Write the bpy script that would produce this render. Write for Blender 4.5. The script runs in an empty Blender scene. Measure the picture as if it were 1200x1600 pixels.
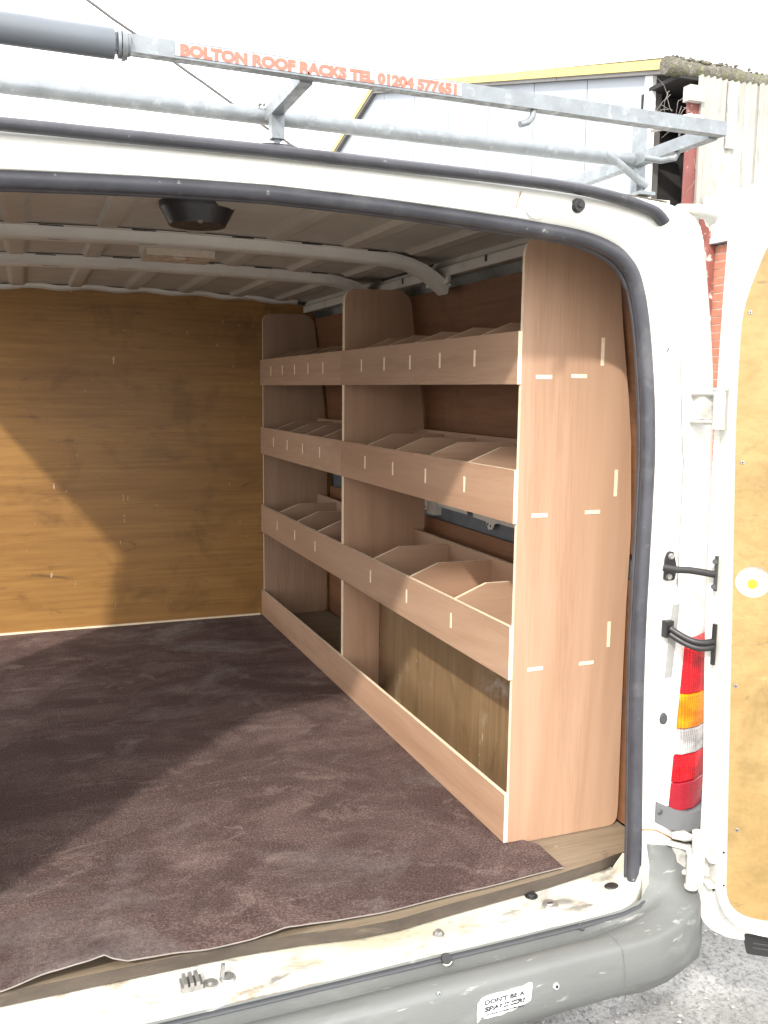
import bpy, bmesh, math, random
from mathutils import Vector, Matrix, noise as mnoise
random.seed(7)
S = bpy.context.scene
COL = S.collection
R = math.radians

# ------------------------------------------------------------------ camera, sky, sun, exposure
cam_d = bpy.data.cameras.new('camera'); cam = bpy.data.objects.new('camera', cam_d); COL.objects.link(cam)
right = Vector((0.931, -0.366, 0.011)); down = Vector((-0.039, -0.127, -0.991)); fwd = Vector((0.364, 0.922, -0.132))
fwd.normalize(); right = (right - fwd * right.dot(fwd)).normalized(); up = right.cross(fwd)
M = Matrix.Identity(4)
for i, v in enumerate((right, up, -fwd)):
    for k in range(3): M[k][i] = v[k]
M.translation = Vector((0, 0, 1.51))
cam.matrix_world = M
cam_d.sensor_width = 36; cam_d.sensor_fit = 'AUTO'; cam_d.lens = 36 * 1426.3 / 1600
cam_d.clip_start = 0.02; cam_d.clip_end = 600
S.camera = cam

LIGHT = Vector((0.82, 0.98, -1.0)).normalized()          # the way the sunlight travels
SUN_EL = math.asin(-LIGHT.z); SUN_AZ = math.atan2(-LIGHT.x, -LIGHT.y)   # azimuth from +Y towards +X
w = bpy.data.worlds.new('World'); S.world = w; w.use_nodes = True
nt = w.node_tree; nt.nodes.clear()
wo = nt.nodes.new('ShaderNodeOutputWorld'); bg = nt.nodes.new('ShaderNodeBackground')
sky = nt.nodes.new('ShaderNodeTexSky'); sky.sky_type = 'NISHITA'; sky.sun_disc = False
sky.sun_elevation = SUN_EL; sky.sun_rotation = SUN_AZ
sky.air_density = 1.0; sky.dust_density = 4.0; sky.ozone_density = 1.0
bg.inputs['Strength'].default_value = 0.145
# thin bright cloud veil spread over the whole sky
veil = nt.nodes.new('ShaderNodeMix'); veil.data_type = 'RGBA'
tc = nt.nodes.new('ShaderNodeTexCoord'); ns = nt.nodes.new('ShaderNodeTexNoise')
ns.inputs['Scale'].default_value = 2.2; ns.inputs['Detail'].default_value = 6
mr = nt.nodes.new('ShaderNodeMapRange'); mr.inputs['To Min'].default_value = 0.55; mr.inputs['To Max'].default_value = 0.9
nt.links.new(tc.outputs['Generated'], ns.inputs['Vector']); nt.links.new(ns.outputs['Fac'], mr.inputs['Value'])
nt.links.new(mr.outputs['Result'], veil.inputs['Factor'])
nt.links.new(sky.outputs['Color'], veil.inputs['A']); veil.inputs['B'].default_value = (14.0, 14.0, 14.1, 1)
nt.links.new(veil.outputs['Result'], bg.inputs['Color']); nt.links.new(bg.outputs['Background'], wo.inputs['Surface'])

sd = bpy.data.lights.new('sun', 'SUN'); sd.energy = 2.05; sd.angle = R(1.8); sd.color = (1.0, 0.95, 0.87)
sun = bpy.data.objects.new('sun', sd); COL.objects.link(sun); sun.location = (-8, -9, 12)
sun.rotation_euler = LIGHT.to_track_quat('-Z', 'Y').to_euler()

S.view_settings.view_transform = 'Standard'; S.view_settings.look = 'None'
S.view_settings.exposure = 1.22; S.view_settings.gamma = 1.0; S.view_settings.use_curve_mapping = False
S.render.engine = 'CYCLES'
S.cycles.max_bounces = 10; S.cycles.diffuse_bounces = 8

# ------------------------------------------------------------------ materials
def N(t, kind, **kw):
    n = t.nodes.new(kind)
    for k, v in kw.items(): setattr(n, k, v)
    return n
def base_mat(name):
    m = bpy.data.materials.new(name); m.use_nodes = True
    t = m.node_tree; b = t.nodes['Principled BSDF']
    return m, t, b
def coords(t, stretch=(1, 1, 1), rand=True):
    tc = N(t, 'ShaderNodeTexCoord'); mp = N(t, 'ShaderNodeMapping'); mp.inputs['Scale'].default_value = stretch
    if rand:
        oi = N(t, 'ShaderNodeObjectInfo'); vm = N(t, 'ShaderNodeVectorMath', operation='SCALE')
        vm.inputs[0].default_value = (31.7, 17.3, 23.9); t.links.new(oi.outputs['Random'], vm.inputs['Scale'])
        ad = N(t, 'ShaderNodeVectorMath', operation='ADD')
        t.links.new(tc.outputs['Object'], ad.inputs[0]); t.links.new(vm.outputs[0], ad.inputs[1])
        t.links.new(ad.outputs[0], mp.inputs['Vector'])
    else:
        t.links.new(tc.outputs['Object'], mp.inputs['Vector'])
    return mp.outputs['Vector']
def noise(t, vec, scale, detail=4, rough=0.55, dist=0.0):
    n = N(t, 'ShaderNodeTexNoise'); n.inputs['Scale'].default_value = scale; n.inputs['Detail'].default_value = detail
    n.inputs['Roughness'].default_value = rough; n.inputs['Distortion'].default_value = dist
    t.links.new(vec, n.inputs['Vector']); return n.outputs['Fac']
def ramp(t, fac, stops):
    r = N(t, 'ShaderNodeValToRGB'); e = r.color_ramp.elements
    while len(e) < len(stops): e.new(0.5)
    for i, (p, c) in enumerate(stops):
        e[i].position = p; e[i].color = (*c, 1) if len(c) == 3 else c
    t.links.new(fac, r.inputs['Fac']); return r.outputs['Color']
def mix(t, fac, a, b, mode='MIX'):
    m = N(t, 'ShaderNodeMix'); m.data_type = 'RGBA'; m.blend_type = mode
    for s, v in (('Factor', fac), ('A', a), ('B', b)):
        if isinstance(v, (int, float)): m.inputs[s].default_value = v
        elif isinstance(v, tuple): m.inputs[s].default_value = (*v, 1)
        else: t.links.new(v, m.inputs[s])
    return m.outputs['Result']
def bump(t, b, height, strength, dist=0.002):
    bp = N(t, 'ShaderNodeBump'); bp.inputs['Strength'].default_value = strength; bp.inputs['Distance'].default_value = dist
    t.links.new(height, bp.inputs['Height']); t.links.new(bp.outputs['Normal'], b.inputs['Normal'])
def sc(c, k): return tuple(min(1, x * k) for x in c)
def pm(name, c, rough=0.5, metal=0.0, var=0.12, vs=5, dirts=(), bmp=None, stretch=(1, 1, 1), spec=0.5, rvar=0.1, coat=0.0):
    """plain material with tonal variation, optional stains and fine relief"""
    m, t, b = base_mat(name); v = coords(t, stretch)
    col = ramp(t, noise(t, v, vs, 6, 0.6), [(0.25, sc(c, 1 - var)), (0.75, sc(c, 1 + var))])
    for (dc, scale, lo, hi, amt) in dirts:
        f = ramp(t, noise(t, v, scale, 8, 0.65, 0.4), [(lo, (0, 0, 0)), (hi, (amt, amt, amt))])
        col = mix(t, f, col, dc)
    t.links.new(col, b.inputs['Base Color'])
    rr = ramp(t, noise(t, v, vs * 3, 4), [(0.3, (max(0, rough - rvar),) * 3), (0.7, (min(1, rough + rvar),) * 3)])
    t.links.new(rr, b.inputs['Roughness']); b.inputs['Metallic'].default_value = metal
    b.inputs['Specular IOR Level'].default_value = spec; b.inputs['Coat Weight'].default_value = coat
    if bmp: bump(t, b, noise(t, v, bmp[0], 5, 0.6), bmp[1], bmp[2])
    return m
def ply(name, a, bcol, dark, axis='Z', rough=0.55, old=0.0, scratch=0.0, chalk=0.0):
    """veneer face: long grain along one axis, fibres, slow figure, age marks"""
    m, t, b = base_mat(name)
    g = {'X': (0.09, 1, 1), 'Y': (1, 0.09, 1), 'Z': (1, 1, 0.09)}[axis]
    f = {'X': (0.035, 1, 1), 'Y': (1, 0.035, 1), 'Z': (1, 1, 0.035)}[axis]
    vg = coords(t, g); vf = coords(t, f); v1 = coords(t)
    grain = noise(t, vg, 9, 8, 0.62, 2.2)
    fib = noise(t, vf, 210, 4, 0.7)
    slow = noise(t, vg, 4.5, 3, 0.5, 0.8)
    col = ramp(t, grain, [(0.28, a), (0.55, bcol), (0.78, a)])
    col = mix(t, ramp(t, slow, [(0.42, (0, 0, 0)), (0.75, (0.55, 0.55, 0.55))]), col, dark)
    fm = N(t, 'ShaderNodeMath', operation='MULTIPLY'); t.links.new(fib, fm.inputs[0]); t.links.new(noise(t, vg, 6, 4, 0.6, 1.5), fm.inputs[1])
    col = mix(t, ramp(t, fm.outputs[0], [(0.24, (0, 0, 0)), (0.40, (0.42, 0.42, 0.42))]), col, dark)
    if old:
        col = mix(t, ramp(t, noise(t, vf, 60, 6, 0.7), [(0.45, (0, 0, 0)), (0.7, (0.5, 0.5, 0.5))]), col, dark)
        blot = noise(t, v1, 5.5, 8, 0.62, 0.5)
        col = mix(t, ramp(t, blot, [(0.55, (0, 0, 0)), (0.75, (old, old, old))]), col, sc(dark, 0.45))
        smear = noise(t, coords(t, {'X': (.3, 1, 1.5), 'Y': (1, .3, 1.5), 'Z': (1.5, 1, .3)}[axis]), 13, 9, 0.72, 1.2)
        col = mix(t, ramp(t, smear, [(0.595, (0, 0, 0)), (0.69, (old, old, old))]), col, (0.035, 0.024, 0.015))
    if scratch:
        for rot, stc, sc1, lo in (((0.3, 0.2, 0.1), (9, 9, 0.7), 11, 0.44), ((0.6, 1.2, 0.5), (12, 12, 0.6), 7, 0.46), ((0.2, 1.5, 0.2), (10, 10, 0.5), 9, 0.455)):
            sv = N(t, 'ShaderNodeMapping'); sv.inputs['Rotation'].default_value = rot; sv.inputs['Scale'].default_value = stc
            t.links.new(v1, sv.inputs['Vector'])
            s1 = noise(t, sv.outputs[0], sc1, 2, 0.5); sp = noise(t, v1, 11 + sc1, 3, 0.6)
            mm = N(t, 'ShaderNodeMath', operation='MULTIPLY'); t.links.new(s1, mm.inputs[0]); t.links.new(sp, mm.inputs[1])
            col = mix(t, ramp(t, mm.outputs[0], [(lo, (0, 0, 0)), (lo + .04, (scratch * .8,) * 3)]), col, (0.60, 0.52, 0.38))
    if chalk:
        ck = noise(t, v1, 3.6, 9, 0.7, 0.8)
        col = mix(t, ramp(t, ck, [(0.56, (0, 0, 0)), (0.74, (chalk,) * 3)]), col, (0.42, 0.40, 0.35))
    # each sheet has its own tone
    oi = N(t, 'ShaderNodeObjectInfo')
    col = mix(t, 1.0, col, ramp(t, oi.outputs['Random'], [(0, (0.86, 0.85, 0.83)), (0.5, (1, 1, 1)), (1, (1.0, 0.95, 0.90))]), 'MULTIPLY')
    t.links.new(col, b.inputs['Base Color'])
    b.inputs['Roughness'].default_value = rough; b.inputs['Specular IOR Level'].default_value = 0.35
    bump(t, b, fib, 0.12, 0.001)
    return m

NEW_A, NEW_B, NEW_D = (0.355, 0.224, 0.145), (0.415, 0.273, 0.186), (0.25, 0.140, 0.084)
m_ply_z = ply('new plywood upright grain', NEW_A, NEW_B, NEW_D, 'Z')
m_ply_y = ply('new plywood long grain', NEW_A, NEW_B, NEW_D, 'Y')
m_ply_x = ply('new plywood cross grain', NEW_A, NEW_B, NEW_D, 'X')
m_edge = pm('plywood edge', (0.74, 0.62, 0.45), 0.6, var=0.12, vs=60)
m_old_x = ply('varnished old plywood', (0.25, 0.125, 0.033), (0.315, 0.168, 0.049), (0.155, 0.068, 0.018), 'X', 0.42, 0.55, 0.7)
m_old_y = ply('brown wall lining', (0.19, 0.088, 0.043), (0.235, 0.112, 0.056), (0.13, 0.06, 0.03), 'Y', 0.5, 0.4, 0.25)
m_worn = ply('worn plywood', (0.20, 0.122, 0.058), (0.25, 0.165, 0.088), (0.12, 0.068, 0.03), 'Z', 0.5, 0.35, 0.9, 0.75)
m_floor = ply('bare plywood floor', (0.20, 0.155, 0.105), (0.26, 0.21, 0.15), (0.12, 0.09, 0.06), 'X', 0.5, 0.6, 0.3)
m_flooredge = pm('plywood rim in grime and painted shade', (0.06, 0.046, 0.034), 0.8, var=0.4, vs=30, dirts=[((0.16, 0.12, 0.085), 40, 0.6, 0.75, 0.5)], stretch=(.3, 1, 1))  # grime, plus the carpet overhang's shade painted into the base colour
m_door_ply = ply('yellow varnished plywood', (0.265, 0.18, 0.07), (0.315, 0.222, 0.095), (0.20, 0.128, 0.045), 'X', 0.45, 0.5, 0.6)
m_white = pm('white van paint', (0.66, 0.655, 0.61), 0.3, var=0.04, vs=3, dirts=[((0.40, 0.36, 0.28), 5, 0.52, 0.80, 0.45), ((0.30, 0.27, 0.22), 38, 0.66, 0.74, 0.5), ((0.32, 0.17, 0.07), 16, 0.70, 0.76, 0.6)], coat=0.3)
m_hinge = pm('grimy hinge paint', (0.50, 0.495, 0.46), 0.45, var=0.08, vs=20, dirts=[((0.22, 0.2, 0.17), 40, 0.5, 0.72, 0.7), ((0.30, 0.14, 0.05), 55, 0.62, 0.74, 0.7)])
m_white_in = pm('dull white inner paint', (0.55, 0.525, 0.47), 0.5, var=0.08, vs=6, dirts=[((0.24, 0.2, 0.16), 9, 0.58, 0.78, 0.5)])
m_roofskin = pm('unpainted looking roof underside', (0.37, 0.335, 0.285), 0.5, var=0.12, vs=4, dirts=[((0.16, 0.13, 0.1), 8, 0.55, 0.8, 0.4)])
m_sill = pm('dirty white sill paint', (0.58, 0.57, 0.50), 0.4, var=0.06, vs=5,
            dirts=[((0.30, 0.25, 0.15), 4, 0.44, 0.62, 0.7), ((0.09, 0.085, 0.08), 11, 0.55, 0.66, 0.8), ((0.22, 0.11, 0.04), 9, 0.57, 0.67, 0.75), ((0.16, 0.145, 0.12), 60, 0.58, 0.68, 0.6)], stretch=(0.6, 1, 1))
m_seal = pm('black rubber seal', (0.045, 0.046, 0.055), 0.4, var=0.35, vs=14, dirts=[((0.2, 0.2, 0.19), 9, 0.55, 0.8, 0.4), ((0.4, 0.4, 0.38), 70, 0.66, 0.74, 0.7)], bmp=(40, 0.2, 0.002))
m_bump = pm('grey weathered bumper plastic', (0.122, 0.128, 0.123), 0.5, var=0.2, vs=5,
            dirts=[((0.25, 0.255, 0.245), 7, 0.52, 0.74, 0.6), ((0.45, 0.45, 0.43), 34, 0.63, 0.72, 0.7), ((0.06, 0.06, 0.06), 11, 0.62, 0.78, 0.5), ((0.5, 0.5, 0.48), 90, 0.66, 0.72, 0.5)], bmp=(260, 0.35, 0.001), stretch=(0.28, 1, 1))
m_trim2 = pm('mid grey trim plastic', (0.12, 0.125, 0.13), 0.5, var=0.12, vs=12)
m_trim = pm('dark grey trim plastic', (0.05, 0.053, 0.057), 0.5, var=0.15, vs=12)
m_black = pm('black plastic', (0.018, 0.017, 0.018), 0.45, var=0.2, vs=20)
m_galv = pm('galvanised steel', (0.195, 0.213, 0.225), 0.45, 0.3, var=0.22, vs=30, dirts=[((0.36, 0.385, 0.40), 45, 0.55, 0.68, 0.6), ((0.14, 0.155, 0.16), 22, 0.6, 0.75, 0.5)], rvar=0.18)
m_tube = pm('grey plastic roller', (0.10, 0.113, 0.13), 0.42, var=0.12, vs=14, dirts=[((0.6, 0.6, 0.6), 24, 0.70, 0.74, 0.8)], stretch=(0.4, 1, 1))
m_red = pm('red lettering', (0.85, 0.12, 0.08), 0.5, var=0.1, vs=60)
m_label = pm('pale label strip', (0.33, 0.355, 0.365), 0.4, var=0.1, vs=40)
m_steel = pm('dull zinc steel', (0.35, 0.345, 0.33), 0.45, 0.7, var=0.25, vs=50)
m_greyrail = pm('grey body rail', (0.12, 0.135, 0.15), 0.5, 0.2, var=0.2, vs=14)
m_tape = pm('grey duct tape', (0.23, 0.23, 0.22), 0.45, var=0.12, vs=30, dirts=[((0.4, 0.2, 0.08), 40, 0.62, 0.75, 0.5)])
m_sticker = pm('white sticker', (0.84, 0.84, 0.84), 0.4, var=0.03, vs=30)
m_ink = pm('dark ink', (0.05, 0.05, 0.055), 0.5, var=0.3, vs=120)
m_rust = pm('rust', (0.30, 0.13, 0.04), 0.8, var=0.3, vs=60)
m_yellowplug = pm('yellow plastic plug', (0.85, 0.62, 0.02), 0.4, var=0.05, vs=20)
m_lens = pm('cloudy lamp lens', (0.5, 0.42, 0.33), 0.25, var=0.1, vs=10)

def lens_mat(name, c):
    m, t, b = base_mat(name); v = coords(t, rand=False)
    wv = N(t, 'ShaderNodeTexWave', wave_type='BANDS', bands_direction='X'); wv.inputs['Scale'].default_value = 60
    wz = N(t, 'ShaderNodeTexWave', wave_type='BANDS', bands_direction='Z'); wz.inputs['Scale'].default_value = 62
    t.links.new(v, wv.inputs['Vector']); t.links.new(v, wz.inputs['Vector'])
    ad = N(t, 'ShaderNodeMath', operation='ADD'); zs = N(t, 'ShaderNodeMath', operation='MULTIPLY'); zs.inputs[1].default_value = 0.35; t.links.new(wz.outputs['Fac'], zs.inputs[0])
    t.links.new(wv.outputs['Fac'], ad.inputs[0]); t.links.new(zs.outputs[0], ad.inputs[1])
    hv = N(t, 'ShaderNodeMath', operation='MULTIPLY'); hv.inputs[1].default_value = 0.74; t.links.new(ad.outputs[0], hv.inputs[0])
    glow = noise(t, coords(t, (1, 1, 1.4), False), 22, 3, 0.5)
    col = mix(t, ramp(t, glow, [(0.4, (0, 0, 0)), (0.65, (1, 1, 1))]), ramp(t, hv.outputs[0], [(0.1, sc(c, 0.5)), (0.9, sc(c, 0.8))]), ramp(t, hv.outputs[0], [(0.1, sc(c, 0.9)), (0.9, sc(c, 1.5))]))
    t.links.new(col, b.inputs['Base Color']); b.inputs['Roughness'].default_value = 0.22; b.inputs['Specular IOR Level'].default_value = 0.25
    b.inputs['Coat Weight'].default_value = 0.0; b.inputs['Subsurface Weight'].default_value = 0.0
    bump(t, b, hv.outputs[0], 0.5, 0.002)
    return m
m_lred = lens_mat('red lens', (0.42, 0.006, 0.012)); m_lamber = lens_mat('amber lens', (0.62, 0.19, 0.004)); m_lclear = lens_mat('clear lens', (0.36, 0.35, 0.345))
m_lred2 = pm('deep red reflector', (0.24, 0.01, 0.02), 0.25, var=0.15, vs=20, spec=0.3)

def carpet_mat():
    m, t, b = base_mat('mauve brown carpet'); v = coords(t, rand=False)
    pile = noise(t, v, 210, 5, 0.8); tuft = noise(t, v, 80, 4, 0.75)
    v2 = N(t, 'ShaderNodeMapping'); v2.inputs['Scale'].default_value = (0.8, 1.15, 1); v2.inputs['Rotation'].default_value = (0, 0, 0.25); t.links.new(v, v2.inputs['Vector'])
    brush = noise(t, v2.outputs[0], 4.2, 10, 0.72, 0.9)
    band = noise(t, coords(t, (0.35, 2.2, 1), False), 3.0, 5, 0.6, 0.5)
    dust = noise(t, v, 2.4, 7, 0.65, 0.6)
    col = ramp(t, pile, [(0.38, (0.034, 0.017, 0.015)), (0.50, (0.080, 0.045, 0.039)), (0.64, (0.185, 0.122, 0.108))])
    pass
    lite = ramp(t, pile, [(0.38, (0.07, 0.042, 0.037)), (0.50, (0.155, 0.101, 0.089)), (0.64, (0.31, 0.225, 0.20))])
    col = mix(t, ramp(t, brush, [(0.43, (0, 0, 0)), (0.60, (1, 1, 1))]), col, lite)
    patch = noise(t, coords(t, (1.0, 1.3, 1), False), 9.5, 8, 0.7, 0.7)
    col = mix(t, ramp(t, patch, [(0.54, (0, 0, 0)), (0.68, (0.75,) * 3)]), col, ramp(t, pile, [(0.36, (0.10, 0.064, 0.055)), (0.64, (0.42, 0.31, 0.275))]))
    dk = noise(t, coords(t, (1.1, 0.9, 1), False), 7.0, 8, 0.7, 0.5)
    col = mix(t, ramp(t, dk, [(0.34, (0.6,) * 3), (0.46, (0, 0, 0))]), col, ramp(t, pile, [(0.36, (0.026, 0.013, 0.011)), (0.66, (0.12, 0.073, 0.064))]))
    col = mix(t, ramp(t, band, [(0.36, (0.55,) * 3), (0.52, (0, 0, 0))]), col, ramp(t, pile, [(0.32, (0.026, 0.013, 0.012)), (0.70, (0.125, 0.076, 0.068))]))
    col = mix(t, ramp(t, dust, [(0.55, (0, 0, 0)), (0.72, (0.6,) * 3)]), col, ramp(t, tuft, [(0.35, (0.17, 0.14, 0.13)), (0.65, (0.40, 0.35, 0.33))]))
    spk = noise(t, v2.outputs[0], 70, 4, 0.75)
    col = mix(t, ramp(t, spk, [(0.70, (0, 0, 0)), (0.78, (0.7,) * 3)]), col, (0.40, 0.32, 0.285))
    t.links.new(col, b.inputs['Base Color']); b.inputs['Roughness'].default_value = 0.95
    b.inputs['Specular IOR Level'].default_value = 0.1
    b.inputs['Sheen Weight'].default_value = 0.12; b.inputs['Sheen Roughness'].default_value = 0.5
    b.inputs['Sheen Tint'].default_value = (0.75, 0.6, 0.57, 1)
    ad = N(t, 'ShaderNodeMath', operation='ADD'); t.links.new(pile, ad.inputs[0]); t.links.new(tuft, ad.inputs[1])
    bump(t, b, ad.outputs[0], 1.0, 0.01)
    return m
m_carpet = carpet_mat()
m_carpet_edge = pm('carpet backing edge', (0.25, 0.22, 0.20), 0.9, var=0.2, vs=80)

def ground_mat():
    m, t, b = base_mat('rough stony tarmac'); v = coords(t, rand=False)
    a = noise(t, v, 3.2, 8, 0.65, 0.6); f = noise(t, v, 70, 6, 0.7); g = noise(t, v, 24, 5, 0.7)
    col = ramp(t, a, [(0.36, (0.21, 0.205, 0.195)), (0.52, (0.33, 0.325, 0.31)), (0.66, (0.47, 0.465, 0.45))])
    col = mix(t, ramp(t, f, [(0.36, (0.7,) * 3), (0.52, (0, 0, 0))]), col, (0.11, 0.106, 0.10))
    col = mix(t, ramp(t, g, [(0.56, (0, 0, 0)), (0.72, (0.6,) * 3)]), col, (0.5, 0.49, 0.475))
    t.links.new(col, b.inputs['Base Color']); b.inputs['Roughness'].default_value = 0.9
    ad = N(t, 'ShaderNodeMath', operation='ADD'); t.links.new(f, ad.inputs[0]); t.links.new(g, ad.inputs[1])
    bump(t, b, ad.outputs[0], 0.9, 0.02)
    return m
m_ground = ground_mat()
m_stone = pm('gravel stone', (0.26, 0.255, 0.245), 0.9, var=0.6, vs=9, bmp=(90, 0.4, 0.004))
m_clad = pm('pale cladding sheet', (0.27, 0.295, 0.325), 0.45, var=0.03, vs=0.7)
m_yel = pm('yellow verge trim', (0.42, 0.32, 0.11), 0.55, var=0.15, vs=3, dirts=[((0.25, 0.2, 0.1), 9, 0.62, 0.75, 0.5)])
m_verge_under = pm('verge underside', (0.12, 0.115, 0.11), 0.7, var=0.2, vs=4)
m_asb = pm('stained cement sheet', (0.26, 0.255, 0.23), 0.85, var=0.12, vs=1.3, dirts=[((0.07, 0.068, 0.06), 3.0, 0.50, 0.70, 0.85), ((0.36, 0.355, 0.33), 5, 0.6, 0.75, 0.5), ((0.10, 0.095, 0.08), 14, 0.56, 0.72, 0.6)], stretch=(1, 1, 0.22))
m_moss = pm('mossy gutter', (0.13, 0.12, 0.095), 0.95, var=0.5, vs=14, dirts=[((0.10, 0.115, 0.03), 7, 0.5, 0.66, 0.8), ((0.38, 0.37, 0.33), 26, 0.58, 0.68, 0.7)], bmp=(24, 1.0, 0.05))
m_redsteel = pm('red oxide steel', (0.15, 0.045, 0.037), 0.7, var=0.25, vs=5, dirts=[((0.6, 0.5, 0.44), 16, 0.63, 0.72, 0.7)])
m_redsteel2 = pm('peeling red paint', (0.20, 0.065, 0.052), 0.75, var=0.25, vs=6, dirts=[((0.8, 0.7, 0.6), 10, 0.56, 0.64, 0.9), ((0.12, 0.07, 0.05), 13, 0.6, 0.7, 0.6)])
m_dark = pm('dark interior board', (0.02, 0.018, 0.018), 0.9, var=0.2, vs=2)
m_conc = pm('weathered concrete', (0.34, 0.33, 0.29), 0.9, var=0.3, vs=9, bmp=(30, 0.6, 0.02))
m_brick = pm('orange red brick', (0.33, 0.13, 0.08), 0.85, var=0.22, vs=6, dirts=[((0.62, 0.4, 0.3), 30, 0.62, 0.75, 0.5)], bmp=(60, 0.5, 0.004))
m_mortar = pm('brick mortar', (0.45, 0.38, 0.33), 0.95, var=0.2, vs=20, bmp=(60, 0.5, 0.004))
m_paintwhite = pm('white painted board', (0.8, 0.8, 0.78), 0.5, var=0.04, vs=3)
m_twig = pm('dry grey creeper', (0.17, 0.155, 0.14), 0.9, var=0.3, vs=20)
m_cable = pm('weathered cable', (0.09, 0.085, 0.08), 0.8, var=0.3, vs=12)
m_tyre = pm('tyre rubber', (0.02, 0.02, 0.02), 0.8, var=0.2, vs=20)

# ------------------------------------------------------------------ mesh helpers
def finish(name, bm, mats, parent=None, smooth=None):
    if not isinstance(mats, (list, tuple)): mats = [mats]
    bmesh.ops.recalc_face_normals(bm, faces=bm.faces)
    me = bpy.data.meshes.new(name); bm.to_mesh(me); bm.free()
    for m in mats: me.materials.append(m)
    if smooth is not None:
        me.shade_smooth()
        if smooth < 179: me.set_sharp_from_angle(angle=R(smooth))
    return link(name, me, parent)
def link(name, me, parent=None, mw=None):
    o = bpy.data.objects.new(name, me); COL.objects.link(o)
    if parent is not None: setp(o, parent)
    if mw is not None: o.matrix_basis = mw
    return o
def setp(o, parent):
    o.parent = parent
    p = parent; off = Matrix.Identity(4)
    while p is not None: off = p.matrix_basis @ off if p.parent is None else off; p = p.parent
    if parent.parent is None: o.matrix_parent_inverse = parent.matrix_basis.inverted()
    else: o.matrix_parent_inverse = Matrix.Identity(4) if parent.matrix_basis == Matrix.Identity(4) else parent.matrix_basis.inverted()
def tag(o, label=None, cat=None, group=None, kind=None):
    if label: o['label'] = label
    if cat: o['category'] = cat
    if group: o['group'] = group
    if kind: o['kind'] = kind
    return o
def thing(name, loc, label, cat, group=None):
    o = bpy.data.objects.new(name, None); COL.objects.link(o); o.location = loc; o.empty_display_size = 0.1
    bpy.context.view_layer.update()
    return tag(o, label, cat, group)
def box(bm, x0, x1, y0, y1, z0, z1, mi=0):
    v = [bm.verts.new(p) for p in ((x0, y0, z0), (x1, y0, z0), (x1, y1, z0), (x0, y1, z0), (x0, y0, z1), (x1, y0, z1), (x1, y1, z1), (x0, y1, z1))]
    for f in ((0, 3, 2, 1), (4, 5, 6, 7), (0, 1, 5, 4), (1, 2, 6, 5), (2, 3, 7, 6), (3, 0, 4, 7)):
        bm.faces.new([v[i] for i in f]).material_index = mi
    return v
def bevel_all(bm, w, seg=2):
    bmesh.ops.bevel(bm, geom=[e for e in bm.edges if e.is_manifold and e.calc_face_angle(0) > 0.5], offset=w, segments=seg, affect='EDGES', profile=0.5)
def bbox(name, dims, mat, parent, bev=0.0015, seg=2, sm=40):
    bm = bmesh.new(); box(bm, *dims)
    if bev: bevel_all(bm, bev, seg)
    return finish(name, bm, mat, parent, sm if bev else None)
def prism(bm, pts, plane, a, b, mf=0, me=1):
    """outline pts in a plane ('xz','yz','xy') extruded from a to b along the third axis"""
    def P(p, h):
        return {'xz': (p[0], h, p[1]), 'yz': (h, p[0], p[1]), 'xy': (p[0], p[1], h)}[plane]
    va = [bm.verts.new(P(p, a)) for p in pts]; vb = [bm.verts.new(P(p, b)) for p in pts]
    f1 = bm.faces.new(va); f1.material_index = mf
    f2 = bm.faces.new(vb[::-1]); f2.material_index = mf
    n = len(pts)
    for i in range(n):
        f = bm.faces.new((va[i], vb[i], vb[(i + 1) % n], va[(i + 1) % n])); f.material_index = me
def rounded(pts, rad, seg=6):
    """round the corners of an outline; rad is a number or one value per corner"""
    out = []; n = len(pts)
    for i in range(n):
        r = rad[i] if isinstance(rad, (list, tuple)) else rad
        p = Vector(pts[i]); a = Vector(pts[i - 1]) - p; b = Vector(pts[(i + 1) % n]) - p
        if r <= 0: out.append(tuple(p)); continue
        r = min(r, a.length * 0.49, b.length * 0.49)
        p0 = p + a.normalized() * r; p2 = p + b.normalized() * r
        for k in range(seg + 1):
            t = k / seg; out.append(tuple((1 - t) ** 2 * p0 + 2 * t * (1 - t) * p + t * t * p2))
    return out
def tube(bm, pts, r, n=10, mi=0, flat=(1, 1), caps=True, taper=None):
    pts = [Vector(p) for p in pts]; rings = []
    d0 = (pts[1] - pts[0]).normalized(); ref = Vector((0, 0, 1)) if abs(d0.z) < 0.9 else Vector((1, 0, 0))
    u = (ref - d0 * ref.dot(d0)).normalized()
    for i, p in enumerate(pts):
        d = (pts[min(i + 1, len(pts) - 1)] - pts[max(i - 1, 0)]).normalized()
        u = (u - d * u.dot(d)).normalized(); v = d.cross(u)
        rr = r if taper is None else taper[i]
        rings.append([bm.verts.new(p + u * math.cos(2 * math.pi * k / n) * rr * flat[0] + v * math.sin(2 * math.pi * k / n) * rr * flat[1]) for k in range(n)])
    for a, b in zip(rings, rings[1:]):
        for k in range(n):
            bm.faces.new((a[k], a[(k + 1) % n], b[(k + 1) % n], b[k])).material_index = mi
    if caps:
        bm.faces.new(rings[0][::-1]).material_index = mi; bm.faces.new(rings[-1]).material_index = mi
def beam(bm, p0, p1, wd, ht, upv=(0, 0, 1)):
    p0, p1 = Vector(p0), Vector(p1); d = (p1 - p0).normalized(); s = d.cross(Vector(upv)).normalized(); u = s.cross(d)
    v = [[bm.verts.new(p + s * a * wd / 2 + u * b * ht / 2) for a, b in ((-1, -1), (1, -1), (1, 1), (-1, 1))] for p in (p0, p1)]
    for k in range(4): bm.faces.new((v[0][k], v[0][(k + 1) % 4], v[1][(k + 1) % 4], v[1][k]))
    bm.faces.new(v[0][::-1]); bm.faces.new(v[1])
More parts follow.
